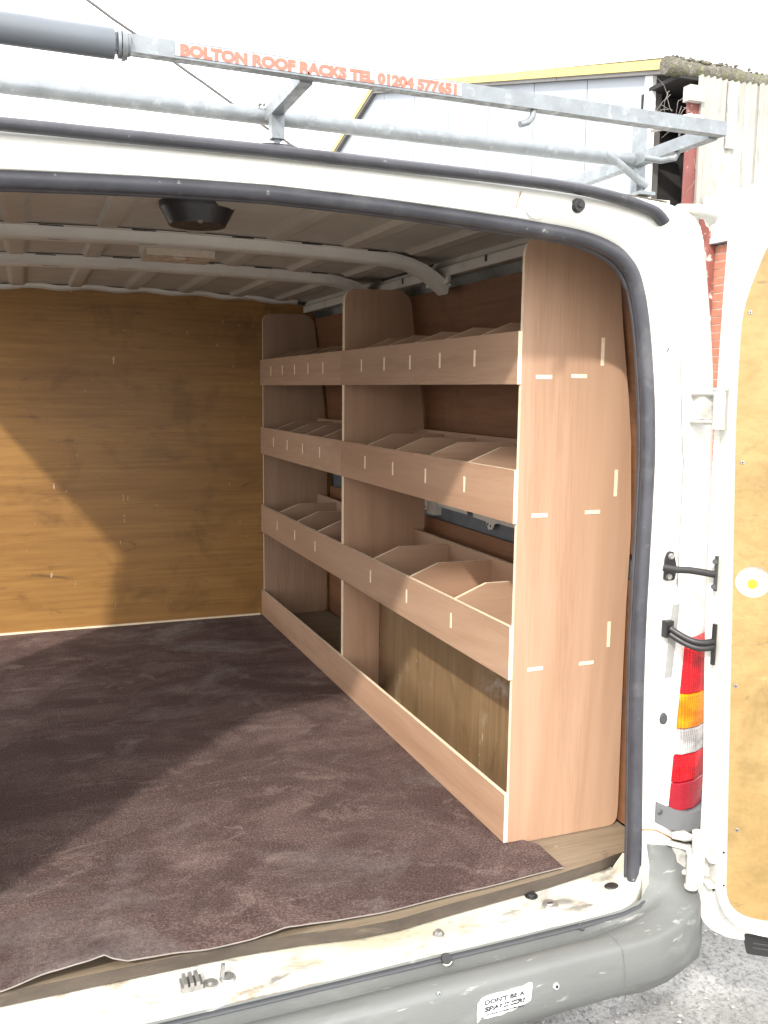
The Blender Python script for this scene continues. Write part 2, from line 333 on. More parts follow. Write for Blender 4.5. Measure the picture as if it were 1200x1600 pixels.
def grid(bm, rows, mi=0):
    """rows of points to a quad sheet"""
    vs = [[bm.verts.new(p) for p in r] for r in rows]
    for a, b in zip(vs, vs[1:]):
        for k in range(len(a) - 1):
            f = bm.faces.new((a[k], a[k + 1], b[k + 1], b[k])); f.material_index = mi
    return vs
def disc(bm, c, axis, r, h, n=16, r2=None, mi=0):
    """short cylinder or cone at c, pointing along axis"""
    c = Vector(c); a = Vector(axis).normalized(); r2 = r if r2 is None else r2
    tube(bm, [c, c + a * h], r, n, mi, taper=[r, r2])
def lerp_list(tab, x):
    if x <= tab[0][0]: return tab[0][1]
    for (x0, y0), (x1, y1) in zip(tab, tab[1:]):
        if x <= x1:
            k = (x - x0) / (x1 - x0); k = .35 * k + .65 * k * k * (3 - 2 * k)
            return y0 + (y1 - y0) * k
    return tab[-1][1]
def text_mesh(body, size, offset=0.0, space=1.0, extrude=0.0004):
    cu = bpy.data.curves.new('lettering', 'FONT'); cu.body = body; cu.size = size; cu.offset = offset
    cu.space_character = space; cu.extrude = extrude; cu.resolution_u = 3
    o = bpy.data.objects.new('lettering', cu); COL.objects.link(o)
    bpy.context.view_layer.update()
    me = bpy.data.meshes.new_from_object(o.evaluated_get(bpy.context.evaluated_depsgraph_get()))
    bpy.data.objects.remove(o); bpy.data.curves.remove(cu)
    xs = [v.co.x for v in me.vertices]
    return me, min(xs), max(xs)

XC = 0.36                       # middle of the van
def mir(x): return 2 * XC - x

# ================================================================== GROUND
bm = bmesh.new(); box(bm, -150, 150, -150, 150, -0.5, 0.0)
tag(finish('ground', bm, m_ground), kind='structure')
# uneven stony surface around the van: loose stones lying on the tarmac
bm = bmesh.new()
def add_stone(x, y, r):
    z = r * 0.25
    pts = []
    rot = random.random() * 6.28
    for k, (a, b, c) in enumerate(((1, 0, 0), (0, 1, 0), (-1, 0, 0), (0, -1, 0), (0.1, 0.1, 1), (0, 0, -1))):
        q = r * random.uniform(0.6, 1.25)
        xx = (a * math.cos(rot) - b * math.sin(rot)) * q; yy = (a * math.sin(rot) + b * math.cos(rot)) * q
        pts.append(bm.verts.new((x + xx, y + yy, z + c * r * random.uniform(0.45, 0.8))))
    for i in range(4):
        bm.faces.new((pts[i], pts[(i + 1) % 4], pts[4])); bm.faces.new((pts[(i + 1) % 4], pts[i], pts[5]))
for i in range(15000):
    x = random.uniform(0.5, 3.4); y = random.uniform(0.9, 3.4)
    if mnoise.noise(Vector((x * 2.3, y * 2.3, 0))) < random.uniform(-0.5, 0.35): continue
    add_stone(x, y, random.choice((0.002, 0.003, 0.003, 0.004, 0.004, 0.005, 0.007)) * random.uniform(0.8, 1.3))
tag(finish('gravel', bm, m_stone), 'loose grey stones scattered over the tarmac beside the van', None, None, 'stuff')

# ================================================================== VAN
van = thing('van', (XC, 2.6, 0), 'white panel van with its rear doors open and a ply lined load bay', 'van')

# ---- body: rear frame rolled into the sides and roof
seal = [(.36, 1.808), (.55, 1.803), (.79, 1.791), (.918, 1.781), (.986, 1.763), (1.02, 1.742), (1.042, 1.712), (1.062, 1.643), (1.08, 1.526), (1.09, 1.407), (1.091, 1.285), (1.090, 1.162), (1.090, 1.035), (1.096, .774), (1.10, .62), (1.10, .50)]
r3 = [(.36, 1.846), (.55, 1.844), (.79, 1.836), (.93, 1.828), (1.02, 1.815), (1.08, 1.795), (1.11, 1.755), (1.125, 1.66), (1.138, 1.535), (1.148, 1.407), (1.15, 1.285), (1.15, 1.162), (1.15, 1.035), (1.15, .774), (1.15, .62), (1.15, .50)]
r4 = [(.36, 1.868), (.55, 1.867), (.79, 1.862), (.94, 1.857), (1.05, 1.848), (1.13, 1.838), (1.178, 1.81), (1.195, 1.70), (1.208, 1.55), (1.216, 1.407), (1.22, 1.285), (1.222, 1.162), (1.222, 1.035), (1.22, .774), (1.22, .62), (1.22, .50)]
r5 = [(.36, 1.885), (.55, 1.884), (.79, 1.88), (.945, 1.875), (1.06, 1.868), (1.15, 1.858), (1.205, 1.828), (1.236, 1.72), (1.268, 1.55), (1.278, 1.407), (1.283, 1.285), (1.286, 1.162), (1.288, 1.035), (1.288, .774), (1.285, .62), (1.275, .50)]
def dens(row, k=3):
    """smooth the polyline (Catmull-Rom)"""
    out = []; P = [Vector(p) for p in row]; n = len(P)
    for i in range(n - 1):
        p0, p1, p2, p3 = P[max(i - 1, 0)], P[i], P[i + 1], P[min(i + 2, n - 1)]
        for j in range(k):
            t = j / k
            out.append(0.5 * ((2 * p1) + (-p0 + p2) * t + (2 * p0 - 5 * p1 + 4 * p2 - p3) * t * t + (-p0 + 3 * p1 - 3 * p2 + p3) * t ** 3))
    out.append(P[-1]); return out
def row3(row, y, dx=0.0, dz=0.0):
    h = []
    for p in dens(row):
        k = max(0, min(1, (p.x - XC) / 0.7)); kz = max(0, min(1, (p.y - 1.6) / 0.25))
        h.append((p.x + dx * k, y, p.y + dz * kz))
    left = [(mir(x), yy, z) for x, yy, z in h[:0:-1]]
    return left + h
rows = [row3([(x + .02, z + (.012 if z > 1.7 else 0)) for x, z in seal], 1.44), row3(seal, 1.428), row3([(a[0] * .75 + b[0] * .25, a[1] * .75 + b[1] * .25) for a, b in zip(seal, r3)], 1.402),
        row3(r3, 1.392), row3([(a[0] * .5 + b[0] * .5, a[1] * .5 + b[1] * .5) for a, b in zip(r3, r4)], 1.398),
        row3(r4, 1.408), row3([(a[0] * .4 + b[0] * .6, a[1] * .35 + b[1] * .65) for a, b in zip(r4, r5)], 1.428),
        row3(r5, 1.458), row3(r5, 1.53, 0.008, 0.012), row3(r5, 1.9, 0.02, 0.018)]
for y in (2.3, 2.70, 3.66, 4.2, 5.0): rows.append(row3(r5, y, 0.02, 0.018))
rows.append(row3([(XC + (x - XC) * 0.94, 0.4 + (z - 0.4) * 0.97) for x, z in r5], 5.5))
rows.append(row3([(XC + (x - XC) * 0.8, 0.4 + (z - 0.4) * 0.5) for x, z in r5], 6.2))
rows.append(row3([(XC + (x - XC) * 0.6, 0.4 + (z - 0.4) * 0.2) for x, z in r5], 6.3))
bm = bmesh.new(); vs = grid(bm, rows)
# sliding side door on the left stands open: take those skin faces out
kill = []
for f in bm.faces:
    c = f.calc_center_median()
    if 2.70 < c.y < 3.66 and c.x < mir(1.20) and 0.60 < c.z < 1.86: kill.append(f)
bmesh.ops.delete(bm, geom=kill, context='FACES')
bm.faces.new([v for v in vs[-1]])
body = finish('body', bm, m_white, van, 50)

# ---- corner ear where the roof side meets the rear corner
bm = bmesh.new()
tube(bm, [(1.15, 1.44, 1.853), (1.19, 1.435, 1.852), (1.228, 1.44, 1.846), (1.246, 1.46, 1.838)], 0.013, 12, flat=(0.8, 1.3), taper=[.009, .013, .013, .008])
finish('gutter_end_cap', bm, m_white, van, 60)

# ---- door seal round the opening
sp = dens(seal, 4)
path = [(p.x, 1.415 if p.y > 0.9 else 1.415 - 0.01 * (0.9 - p.y) / 0.4, p.y) for p in sp]
path = [(mir(x), y, z) for x, y, z in path[:0:-1]] + path
bm = bmesh.new(); tube(bm, path, 0.0135, 12, flat=(1.0, 1.15))
tube(bm, [(XC + (x - XC) * 0.990, y + 0.014, XC * 0 + (z - (0.009 if z > 1.7 else 0))) for x, y, z in path], 0.0055, 8)
finish('door_seal', bm, m_seal, van, 70)
# ---- gutter strip over the header
gp = [(.36, 1.862), (.55, 1.8605), (.74, 1.859), (.888, 1.855), (.98, 1.845), (1.04, 1.834), (1.062, 1.826), (1.078, 1.812)]
gp = [(p.x, 1.384, p.y) for p in dens(gp, 3)]
gp = [(mir(x), y, z) for x, y, z in gp[:0:-1]] + gp
bm = bmesh.new(); tube(bm, gp, 0.0095, 10, flat=(1, 1.4)); finish('gutter_seal', bm, m_seal, van, 70)
# ---- rubber pad, header buffer, dimple, plugs
bm = bmesh.new()
for k in range(8):
    pass
tube(bm, [(.32, 1.43, 1.868), (.36, 1.43, 1.878), (.40, 1.43, 1.879), (.455, 1.43, 1.868)], .02, 12, flat=(0.4, 1.3), taper=[.008, .015, .015, .006])
finish('roof_pad', bm, m_black, van, 60)
bm = bmesh.new(); disc(bm, (.902, 1.394, 1.829), (0, -1, 0), .0125, .008, 20, .0105); disc(bm, (.902, 1.386, 1.829), (0, -1, 0), .006, .003, 12, .004)
finish('rubber_buffer', bm, m_black, van, 40)
bm = bmesh.new(); disc(bm, (.823, 1.3975, 1.8235), (0, -1, 0), .022, .004, 24, .015)
finish('header_boss', bm, m_white, van, 80)
def plug(name, c, axis, rx, rz, h, mat):
    bm = bmesh.new(); a = Vector(axis).normalized(); s = a.cross(Vector((0, 0, 1))).normalized(); u = s.cross(a)
    c = Vector(c); n = 18; r0 = []; r1 = []
    for k in range(n):
        q = 2 * math.pi * k / n
        r0.append(bm.verts.new(c + s * math.cos(q) * rx + u * math.sin(q) * rz)); r1.append(bm.verts.new(c + a * h + s * math.cos(q) * rx * .85 + u * math.sin(q) * rz * .85))
    for k in range(n): bm.faces.new((r0[k], r0[(k + 1) % n], r1[(k + 1) % n], r1[k]))
    bm.faces.new(r1); return finish(name, bm, mat, van, 40)
plug('drain_plug', (1.141, 1.3935, .881), (0, -1, 0), .0085, .0125, .004, m_trim)
plug('clip_hole', (1.108, 1.3995, 1.594), (-.3, -1, 0), .006, .0105, .002, m_black)
plug('paint_chip', (1.096, 1.399, 1.46), (-.2, -1, 0), .001, .0015, .016, m_white_in)

# ---- inside: floor, bulkhead, linings
fe = [(-.46, 1.455), (-.07, 1.456), (.30, 1.453), (.42, 1.444), (.52, 1.428), (.60, 1.425), (.70, 1.436), (.94, 1.456), (1.07, 1.474), (1.10, 1.482), (1.204, 1.497)]
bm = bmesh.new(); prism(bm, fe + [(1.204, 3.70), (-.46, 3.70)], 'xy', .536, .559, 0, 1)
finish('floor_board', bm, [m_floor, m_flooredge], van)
bm = bmesh.new()
grid(bm, [[(x, y, z) for x in (-.5, -.1, .3, .7, .95, 1.04)] + [(1.075, max(y, 1.368), z + .004 * e), (1.094, max(y, 1.378), z + .022 * e), (1.104, max(y, 1.385), z + .062 * e)] for y, z, e in
          ((1.56, .532, 0), (1.475, .5315, .0), (1.45, .5315, .8), (1.40, .5305, 1), (1.356, .5298, .7), (1.350, .527, .25), (1.349, .50, .1))])
finish('sill', bm, m_sill, van, 50)
bm = bmesh.new(); prism(bm, [(mir(1.18), .56), (1.215, .56), (1.22, 1.2), (1.20, 1.6), (1.135, 1.84), (1.0, 1.872), (.36, 1.884), (mir(1.0), 1.872), (mir(1.135), 1.84), (mir(1.17), 1.6)], 'xz', 3.70, 3.712, 0, 1)
finish('bulkhead_panel', bm, [m_old_x, m_edge], van)
bm = bmesh.new(); beam(bm, (mir(1.1), 3.694, .566), (.90, 3.694, .566), .010, .012); finish('bulkhead_batten', bm, m_edge, van)
def lining(name, prof, y0, y1, mat, th=.006, side=1):
    bm = bmesh.new()
    a = [(x, z) for x, z in prof]; b = [(x + th, z) for x, z in prof[::-1]]
    pts = a + b
    if side < 0: pts = [(mir(x), z) for x, z in pts]
    prism(bm, pts, 'xz', y0, y1, 1, 0); return finish(name, bm, [mat, m_edge], van)
up_prof = [(1.207, 1.166), (1.2055, 1.25), (1.196, 1.42), (1.186, 1.51), (1.164, 1.645), (1.14, 1.80)]
lo_prof = [(1.206, .562), (1.207, .8), (1.207, 1.108)]
lining('wall_lining', up_prof, 1.488, 3.695, m_old_y); lining('wall_lining', lo_prof, 1.488, 3.695, m_old_y)
lining('wall_lining', up_prof, 1.488, 2.66, m_old_y, side=-1); lining('wall_lining', lo_prof, 1.488, 2.66, m_old_y, side=-1)
# waist rail between the two lining sheets, with pressed steel brackets
wr = bbox('waist_rail', (1.222, 1.236, 1.488, 3.69, 1.09, 1.19), m_greyrail, van, .002)
bm = bmesh.new()
pr = [(1.60, 1.172)]
yy = 1.60
prism(bm, [(1.62, 1.175), (1.62, 1.150), (1.88, 1.150), (1.90, 1.146), (1.915, 1.128), (1.935, 1.125), (1.95, 1.146), (2.03, 1.148), (2.03, 1.178)], 'yz', 1.206, 1.209, 0, 0)
b0 = finish('slotted_bracket', bm, m_white_in, wr)
link('slotted_bracket', b0.data, wr, Matrix.Translation((0, .32, 0))); link('slotted_bracket', b0.data, wr, Matrix.Translation((0, .77, 0)))
for dy in (0, .32, .77):
    for (y, z) in ((1.922, 1.137), (1.938, 1.140)):
        bm = bmesh.new(); disc(bm, (1.2065, y + dy, z), (-1, 0, 0), .004, .001, 10); finish('bracket_hole', bm, m_black, wr)
bbox('waist_bracket', (1.2, 1.222, 2.60, 2.665, 1.12, 1.175), m_white_in, van, .004)
# boxed wheel arch
bm = bmesh.new(); prism(bm, [(1.036, .5605), (1.205, .5605), (1.205, .9), (1.036, .9)], 'xz', 1.612, 2.655, 0, 0)
finish('wheel_arch_box', bm, m_worn, van)
# ---- roof inside: skin with long swages, cross ribs, cant rails
def zroof(x): return 1.889 - .022 * ((x - XC) / .75) ** 2
swx = [-.2, 0.0, .2, .4, .6, .8, .98]
bm = bmesh.new()
xs = []
x = -.42
while x <= 1.145: xs.append(x); x += .0075
rr = []
for y in (1.45, 1.56, 1.60, 2.26, 2.30, 2.46, 2.50, 2.78, 2.82, 2.97, 3.0, 3.62, 3.66, 3.74):
    on = (1.58 < y < 2.29) or (2.48 < y < 2.8) or (2.985 < y < 3.65)
    r_ = []
    for x in xs:
        d = min(abs(x - (s + 0.04 * (y - 2.2) * 0)) for s in swx)
        r_.append((x, y, zroof(x) - (0.013 * max(0, min(1, (0.028 - d) / 0.007)) if on else 0)))
    rr.append(r_)
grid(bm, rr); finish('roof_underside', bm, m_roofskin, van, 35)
def rib(y0, y1, zb):
    bm = bmesh.new()
    xs_ = [-.44, -.2, 0, .2, .4, .6, .8, .93, .99, 1.03, 1.065, 1.085, 1.105]
    def zz(x): 
        d = max(0, x - .95)
        return -d * d * 2.6
    rws = []
    for (y, dz) in ((y0 - .016, .026), (y0 - .014, .024), (y0, .024), (y0 + .006, .004), (y0 + .012, 0), (y1 - .012, 0), (y1 - .006, .004), (y1, .024), (y1 + .016, .026)):
        rws.append([(x, y, zroof(x) - .0285 + dz * (1 if x < .99 else .8) + zz(x)) for x in xs_])
    grid(bm, rws); o = finish('roof_rib', bm, m_white_in, van, 40)
    bm = bmesh.new()
    prism(bm, rounded([(y0 - .035, 1.845), (y0 - .035, 1.80), (y1 + .035, 1.80), (y1 + .035, 1.845)], [.004, .014, .014, .004], 4), 'yz', 1.086, 1.092, 0, 0)
    finish('rib_bracket', bm, m_white_in, o, 40)
    for k in range(4):
        bm = bmesh.new(); disc(bm, (1.0865, y0 - .015 + k * .034, 1.816 + .008 * (k % 2)), (-1, 0, 0), .004, .002, 10)
        finish('spot_weld', bm, m_roofskin, o, 40)
    for sx in (-.18, .05, .26, .5, .68, .86):
        bm = bmesh.new(); box(bm, sx, sx + .055, y0 - .0165, y0 - .0155, zroof(sx) - .006, zroof(sx) - .0035); finish('sealer_gap', bm, m_black, o)
        bm = bmesh.new(); box(bm, sx + .02, sx + .065, y0 + .03, y0 + .034, zroof(sx) - .0292, zroof(sx) - .0288); finish('sealer_gap', bm, m_black, o)
    return o
rib(2.33, 2.41, 1.86); rib(2.84, 2.93, 1.86)
bm = bmesh.new()
rws = []
for y, dz in ((3.66, 0), (3.668, -.012), (3.69, -.016), (3.699, -.016)):
    rws.append([(x, y, zroof(x) - .001 + dz + .004 * math.sin(x * 31)) for x in [i * .02 - .42 for i in range(75)]])
grid(bm, rws); finish('bulkhead_flange', bm, m_white_in, van, 40)
for s in (1, -1):
    bm = bmesh.new()
    pts = [(1.09, 1.822), (1.10, 1.822), (1.155, 1.83), (1.155, 1.872), (1.105, 1.872), (1.098, 1.853), (1.093, 1.850), (1.09, 1.846)]
    if s < 0: pts = [(mir(x), z) for x, z in pts]
    prism(bm, pts, 'xz', 1.47, 3.69, 0, 0); cr = finish('cant_rail', bm, m_white_in, van)
    if s > 0:
        for y in (1.75, 2.08, 2.62, 3.1):
            bm = bmesh.new(); box(bm, 1.0885, 1.0895, y, y + .012, 1.832, 1.848); finish('rail_slot', bm, m_black, cr)
# roof corner webs behind the ribs (dark hollows)
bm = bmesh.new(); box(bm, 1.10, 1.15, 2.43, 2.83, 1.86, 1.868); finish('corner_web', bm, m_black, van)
# vent, lamp, catch
bm = bmesh.new(); disc(bm, (.352, 1.965, 1.889), (0, 0, -1), .078, .012, 32, .076); disc(bm, (.352, 1.965, 1.878), (0, 0, -1), .076, .034, 32, .058)
bevel_all(bm, .002, 2)
vent = finish('roof_vent', bm, m_black, van, 40)
bm = bmesh.new(); disc(bm, (.348, 1.909, 1.8465), (0, -.4, -1), .006, .003, 12); finish('vent_screw', bm, m_steel, vent, 40)
lamp = bbox('interior_lamp', (.305, .485, 2.43, 2.58, 1.864, 1.888), m_white_in, van, .004, 3)
bbox('lamp_lens', (.309, .481, 2.438, 2.576, 1.846, 1.8635), m_lens, lamp, .006, 3)
bbox('lamp_switch', (.38, .41, 2.46, 2.50, 1.8415, 1.8455), m_lens, lamp, .001)
bm = bmesh.new(); tube(bm, [(.356, 1.60, 1.8315), (.362, 1.598, 1.829), (.396, 1.598, 1.830), (.404, 1.60, 1.832)], .0042, 8, flat=(.7, 1.3)); tube(bm, [(.388, 1.60, 1.83), (.388, 1.604, 1.888)], .0035, 8)
finish('cable_clip', bm, m_sticker, van, 50)

# ---- bumper
stn = [[(x, 1.347, .527), (x, 1.338, .499), (x, 1.322, .499), (x, 1.308, .517), (x, 1.282, .515), (x, 1.271, .509), (x, 1.2675, .497), (x, 1.262, .44), (x, 1.275, .41), (x, 1.30, .395)] for x in (.36, .6, .8, .93)]
def sec(A, B, C, D, E, G):
    A, B, C, D, E, G = map(Vector, (A, B, C, D, E, G))
    return [A, B, B.lerp(C, .75), C, C.lerp(D, .7), D + (C - D) * .06, D.lerp(E, .14), E, E.lerp(G, .45), G]
stn += [sec((1.03, 1.348, .53), (1.035, 1.337, .517), (1.04, 1.318, .519), (1.055, 1.275, .508), (1.06, 1.266, .435), (1.05, 1.30, .385)),
        sec((1.082, 1.360, .532), (1.093, 1.350, .522), (1.108, 1.335, .528), (1.125, 1.29, .512), (1.132, 1.284, .43), (1.12, 1.315, .38)),
        sec((1.112, 1.374, .552), (1.122, 1.366, .547), (1.146, 1.353, .545), (1.182, 1.313, .520), (1.19, 1.31, .42), (1.17, 1.34, .37)),
        sec((1.118, 1.382, .588), (1.128, 1.376, .585), (1.165, 1.362, .575), (1.228, 1.352, .532), (1.236, 1.355, .415), (1.215, 1.38, .36)),
        sec((1.112, 1.388, .630), (1.122, 1.384, .628), (1.175, 1.376, .602), (1.248, 1.395, .555), (1.258, 1.40, .42), (1.235, 1.42, .355)),
        sec((1.20, 1.40, .603), (1.215, 1.40, .600), (1.245, 1.41, .59), (1.265, 1.435, .555), (1.272, 1.44, .425), (1.25, 1.46, .355)),
        sec((1.27, 1.46, .595), (1.276, 1.465, .592), (1.285, 1.475, .585), (1.295, 1.50, .555), (1.30, 1.50, .43), (1.28, 1.51, .36)),
        sec((1.29, 1.85, .595), (1.30, 1.85, .592), (1.305, 1.85, .585), (1.312, 1.85, .555), (1.315, 1.85, .43), (1.295, 1.85, .36))]
half = [[tuple(p) for p in s] for s in stn]
rows = [[(mir(x), y, z) for x, y, z in s] for s in half[:0:-1]] + half
bm = bmesh.new(); grid(bm, rows)
bmesh.ops.subdivide_edges(bm, edges=bm.edges[:], cuts=1, use_grid_fill=True, smooth=0.25)
for v in bm.verts:
    k = mnoise.noise(v.co * 6); v.co.y += 0.0022 * k; v.co.z += 0.0016 * mnoise.noise(v.co * 4 + Vector((5, 0, 0)))
bumper = finish('bumper', bm, m_bump, van, 60)
# seam where the corner piece joins, rivets, hole
bm = bmesh.new(); tube(bm, [(.968, 1.327, .519), (.972, 1.305, .5195), (.975, 1.283, .5165), (.978, 1.2705, .507), (.980, 1.265, .48), (.981, 1.261, .44)], .0006, 6)
finish('bumper_seam', bm, m_trim2, bumper)
for (x, y, z, r, m_) in ((.835, 1.2655, .474, .0065, m_label), (.934, 1.340, .520, .007, m_trim), (.655, 1.338, .521, .0, m_black), (.61, 1.272, .512, .003, m_label)):
    if r:
        bm = bmesh.new(); ax = (0, -1, 0.15) if y < 1.3 else (0, -.6, .8)
        disc(bm, (x, y, z), ax, r, .0035, 16, r * .8); p = Vector((x, y, z)) + Vector(ax).normalized() * .0032; disc(bm, p, ax, r * .45, .0012, 10, r * .4, 1)
        finish('bumper_rivet', bm, [m_, m_black], bumper, 40)
bm = bmesh.new(); disc(bm, (.654, 1.337, .5235), (0, -.85, .55), .0098, .0045, 18, .0092, 1)
tube(bm, [(.6475, 1.3325, .5185), (.652, 1.331, .5155), (.658, 1.331, .516), (.6625, 1.3325, .5195)], .0022, 6)
finish('bolt_hole', bm, [m_sill, m_black], bumper, 50)
bm = bmesh.new(); gl = [(-.32, 1.341, .5215), (0, 1.341, .5215), (.36, 1.341, .5215), (.8, 1.341, .5215), (.95, 1.342, .522), (1.03, 1.3455, .5235), (1.075, 1.353, .5255), (1.095, 1.361, .530)]
tube(bm, [(p.x, p.y, p.z) for p in map(Vector, gl)], .0052, 8, flat=(.55, 1.25), taper=[.0045, .005, .005, .0052, .0056, .0056, .004, .002]); finish('gap_shade_strip', bm, m_trim, bumper, 60)  # dark strip added to stand in for shade in the sill gap
# torn sticker with its lettering
YS = 1.2625
def onface(x, z): return (x, 1.2672 - 0.0062 * (0.495 - z) / 0.055 - 0.0018, z)
so = [(.678, .4475), (.682, .4505), (.688, .4585), (.690, .4535), (.697, .4510), (.712, .4515), (.725, .4505), (.738, .4535), (.745, .4525), (.760, .4565), (.772, .4590), (.7815, .4620), (.7835, .4660), (.7775, .4700), (.7745, .4765), (.781, .4800), (.7865, .4850), (.7870, .4905), (.783, .4935), (.776, .4925), (.770, .4900), (.755, .4905), (.735, .4890), (.715, .4900), (.698, .4895), (.688, .4870), (.6805, .4790), (.6785, .4650)]
bm = bmesh.new()
va = [bm.verts.new(onface(x, z)) for x, z in so]; vb = [bm.verts.new(Vector(onface(x, z)) + Vector((0, .0012, 0))) for x, z in so]
bm.faces.new(va); bm.faces.new(vb[::-1])
for i in range(len(so)): bm.faces.new((va[i], vb[i], vb[(i + 1) % len(so)], va[(i + 1) % len(so)]))
bmesh.ops.triangulate(bm, faces=[f for f in bm.faces if len(f.verts) > 4])
finish('sticker', bm, m_sticker, bumper)
def letter(body, size, xz, width, parent, mat, y, off=0.0, tilt=0.0, name='lettering', shear=0.0):
    me, a, b = text_mesh(body, size, off)
    k = width / (b - a)
    mw = Matrix.Translation((xz[0], y, xz[1])) @ Matrix.Rotation(R(90) + tilt, 4, 'X') @ Matrix.Diagonal((k, 1, 1, 1)) @ Matrix.Translation((-a, 0, 0))
    if shear: me.transform(Matrix(((1, shear, 0, 0), (0, 1, 0, 0), (0, 0, 1, 0), (0, 0, 0, 1))))
    me.materials.append(mat)
    me.transform(mw)
    return link(name, me, parent)
letter("DON'T BE A", .0125, (.693, .4752), .077, bumper, m_ink, 1.2626, .0003, .11)
letter("SPANNER!", .0125, (.692, .4635), .078, bumper, m_ink, 1.2612, .0005, .11)
letter("NO TOOLS STORED OVERNIGHT", .0046, (.694, .4562), .075, bumper, m_trim, 1.2602, .0001, .11)
# a torn strip has gone from across the middle of the big word
bm = bmesh.new()
for (x0, z0, x1, z1, wd) in ((.703, .4705, .735, .4695, .0022), (.726, .4676, .757, .4682, .0016), (.712, .4655, .722, .4652, .0012)):
    beam(bm, (x0, 1.2604, z0), (x1, 1.2604, z1), .0004, wd)
finish('torn_paper', bm, m_sticker, bumper)

# ---- sill fittings
def bolt(name, c, r, h, mat, n=6, washer=True):
    bm = bmesh.new()
    if washer: disc(bm, c, (0, 0, 1), r * 1.45, .0022, 20, r * 1.4)
    disc(bm, Vector(c) + Vector((0, 0, .002 if washer else 0)), (0, 0, 1), r, h, n, r * .9)
    return finish(name, bm, mat, van, 30)
bolt('sill_bolt', (.667, 1.396, .5308), .0075, .006, m_steel)
bolt('sill_grommet', (.890, 1.447, .5318), .009, .005, m_black, 14)
bm = bmesh.new(); disc(bm, (.910, 1.409, .5312), (0, 0, 1), .0155, .003, 24, .014); disc(bm, (.908, 1.409, .534), (0, 0, 1), .008, .002, 16, .007)
box(bm, .902, .914, 1.406, 1.409, .536, .5368, 1); finish('striker_plate', bm, [m_steel, m_black], van, 40)
plug('drain_grommet', (1.058, 1.42, .534), (0.001, -.05, 1), .016, .011, .002, m_black)
# door catch on the sill
bm = bmesh.new(); box(bm, .205, .240, 1.393, 1.421, .5308, .540); bevel_all(bm, .002)
for k in range(3): box(bm, .209 + k * .010, .215 + k * .010, 1.391, 1.4225, .5400, .5475)
sk = finish('sill_striker', bm, m_steel, van)
bm = bmesh.new(); disc(bm, (.253, 1.40, .531), (0, 0, 1), .012, .004, 18); disc(bm, (.253, 1.40, .535), (0, 0, 1), .005, .003, 8); disc(bm, (.283, 1.407, .531), (0, 0, 1), .014, .004, 18, .012)
beam(bm, (.274, 1.41, .535), (.277, 1.41, .556), .006, .008, (0, 1, 0)); finish('sill_latch', bm, m_steel, van, 40)
# rust line and open seam low on the pillar
bm = bmesh.new(); tube(bm, [(1.106, 1.3985, .655), (1.122, 1.3915, .655), (1.136, 1.391, .652), (1.165, 1.392, .635), (1.196, 1.401, .612)], .0014, 6); finish('pillar_seam', bm, m_rust, van, 60)

bm = bmesh.new(); tube(bm, [(1.128, 1.3935, 1.65), (1.139, 1.3915, 1.53), (1.146, 1.3905, 1.45), (1.1505, 1.3905, 1.405), (1.1545, 1.391, 1.385), (1.155, 1.391, 1.28), (1.156, 1.391, 1.13)], .0012, 6); finish('pillar_seam', bm, m_tape, van, 60)
bm = bmesh.new(); tube(bm, [(.782, 1.3945, 1.815), (.785, 1.391, 1.83), (.79, 1.3915, 1.843)], .0008, 6); finish('header_seam', bm, m_rust, van, 60)
# ---- tail lamp wrapped round the corner
def lampseg(name, z0, z1, mat, tl, inset=0.0):
    def left(z): return 1.166 + (z - .683) / (1.04 - .683) * .022
    bm = bmesh.new(); rws = []
    for z in (z0, z0 + .002, (z0 + z1) / 2, z1 - .002, z1):
        e = .0025 if z in (z0, z1) else 0
        xl = left(z)
        rws.append([(xl, 1.4065, z), (xl, 1.394 + e - inset, z), (xl + .012, 1.386 + e - inset, z), (1.222, 1.389 + e - inset, z), (1.262, 1.408 + e, z), (1.292, 1.442, z), (1.303, 1.50, z), (1.292, 1.52, z)])
    grid(bm, rws); bm.faces.ensure_lookup_table()
    for ed in ([v for v in bm.verts if abs(v.co.z - z0) < 1e-6], [v for v in bm.verts if abs(v.co.z - z1) < 1e-6]):
        bm.faces.new(sorted(ed, key=lambda v: (v.index)))
    return finish(name, bm, mat, tl, 40)
tl = bbox('tail_lamp', (1.195, 1.275, 1.43, 1.50, .69, 1.03), m_trim, van, 0)
lampseg('red_lens', .926, 1.035, m_lred, tl); lampseg('amber_lens', .855, .9245, m_lamber, tl)
lampseg('clear_lens', .802, .8535, m_lclear, tl); lampseg('red_lens', .745, .8005, m_lred, tl); lampseg('reflector', .684, .7435, m_lred2, tl)
bm = bmesh.new()
o_ = [(1.135, 1.3905), (1.165, 1.389), (1.20, 1.377), (1.235, 1.383), (1.27, 1.402), (1.302, 1.437), (1.312, 1.50), (1.295, 1.50), (1.28, 1.45), (1.23, 1.42), (1.135, 1.41)]
vb = [bm.verts.new((x, y, .642 + (0.026 if x < 1.15 else .008 if x < 1.18 else 0))) for x, y in o_]; vt = [bm.verts.new((x, y, .681 + (.030 if x < 1.15 else 0.014 if x < 1.18 else 0))) for x, y in o_]
bm.faces.new(vt); bm.faces.new(vb[::-1])
for i in range(len(o_)): bm.faces.new((vb[i], vb[(i + 1) % len(o_)], vt[(i + 1) % len(o_)], vt[i]))
bmesh.ops.triangulate(bm, faces=[f for f in bm.faces if len(f.verts) > 4]); lt = finish('lamp_trim', bm, m_trim2, van, 30)
bm = bmesh.new(); disc(bm, (1.143, 1.3895, .689), (0, -1, 0), .006, .002, 14, .004); finish('trim_screw', bm, m_trim, lt, 40)
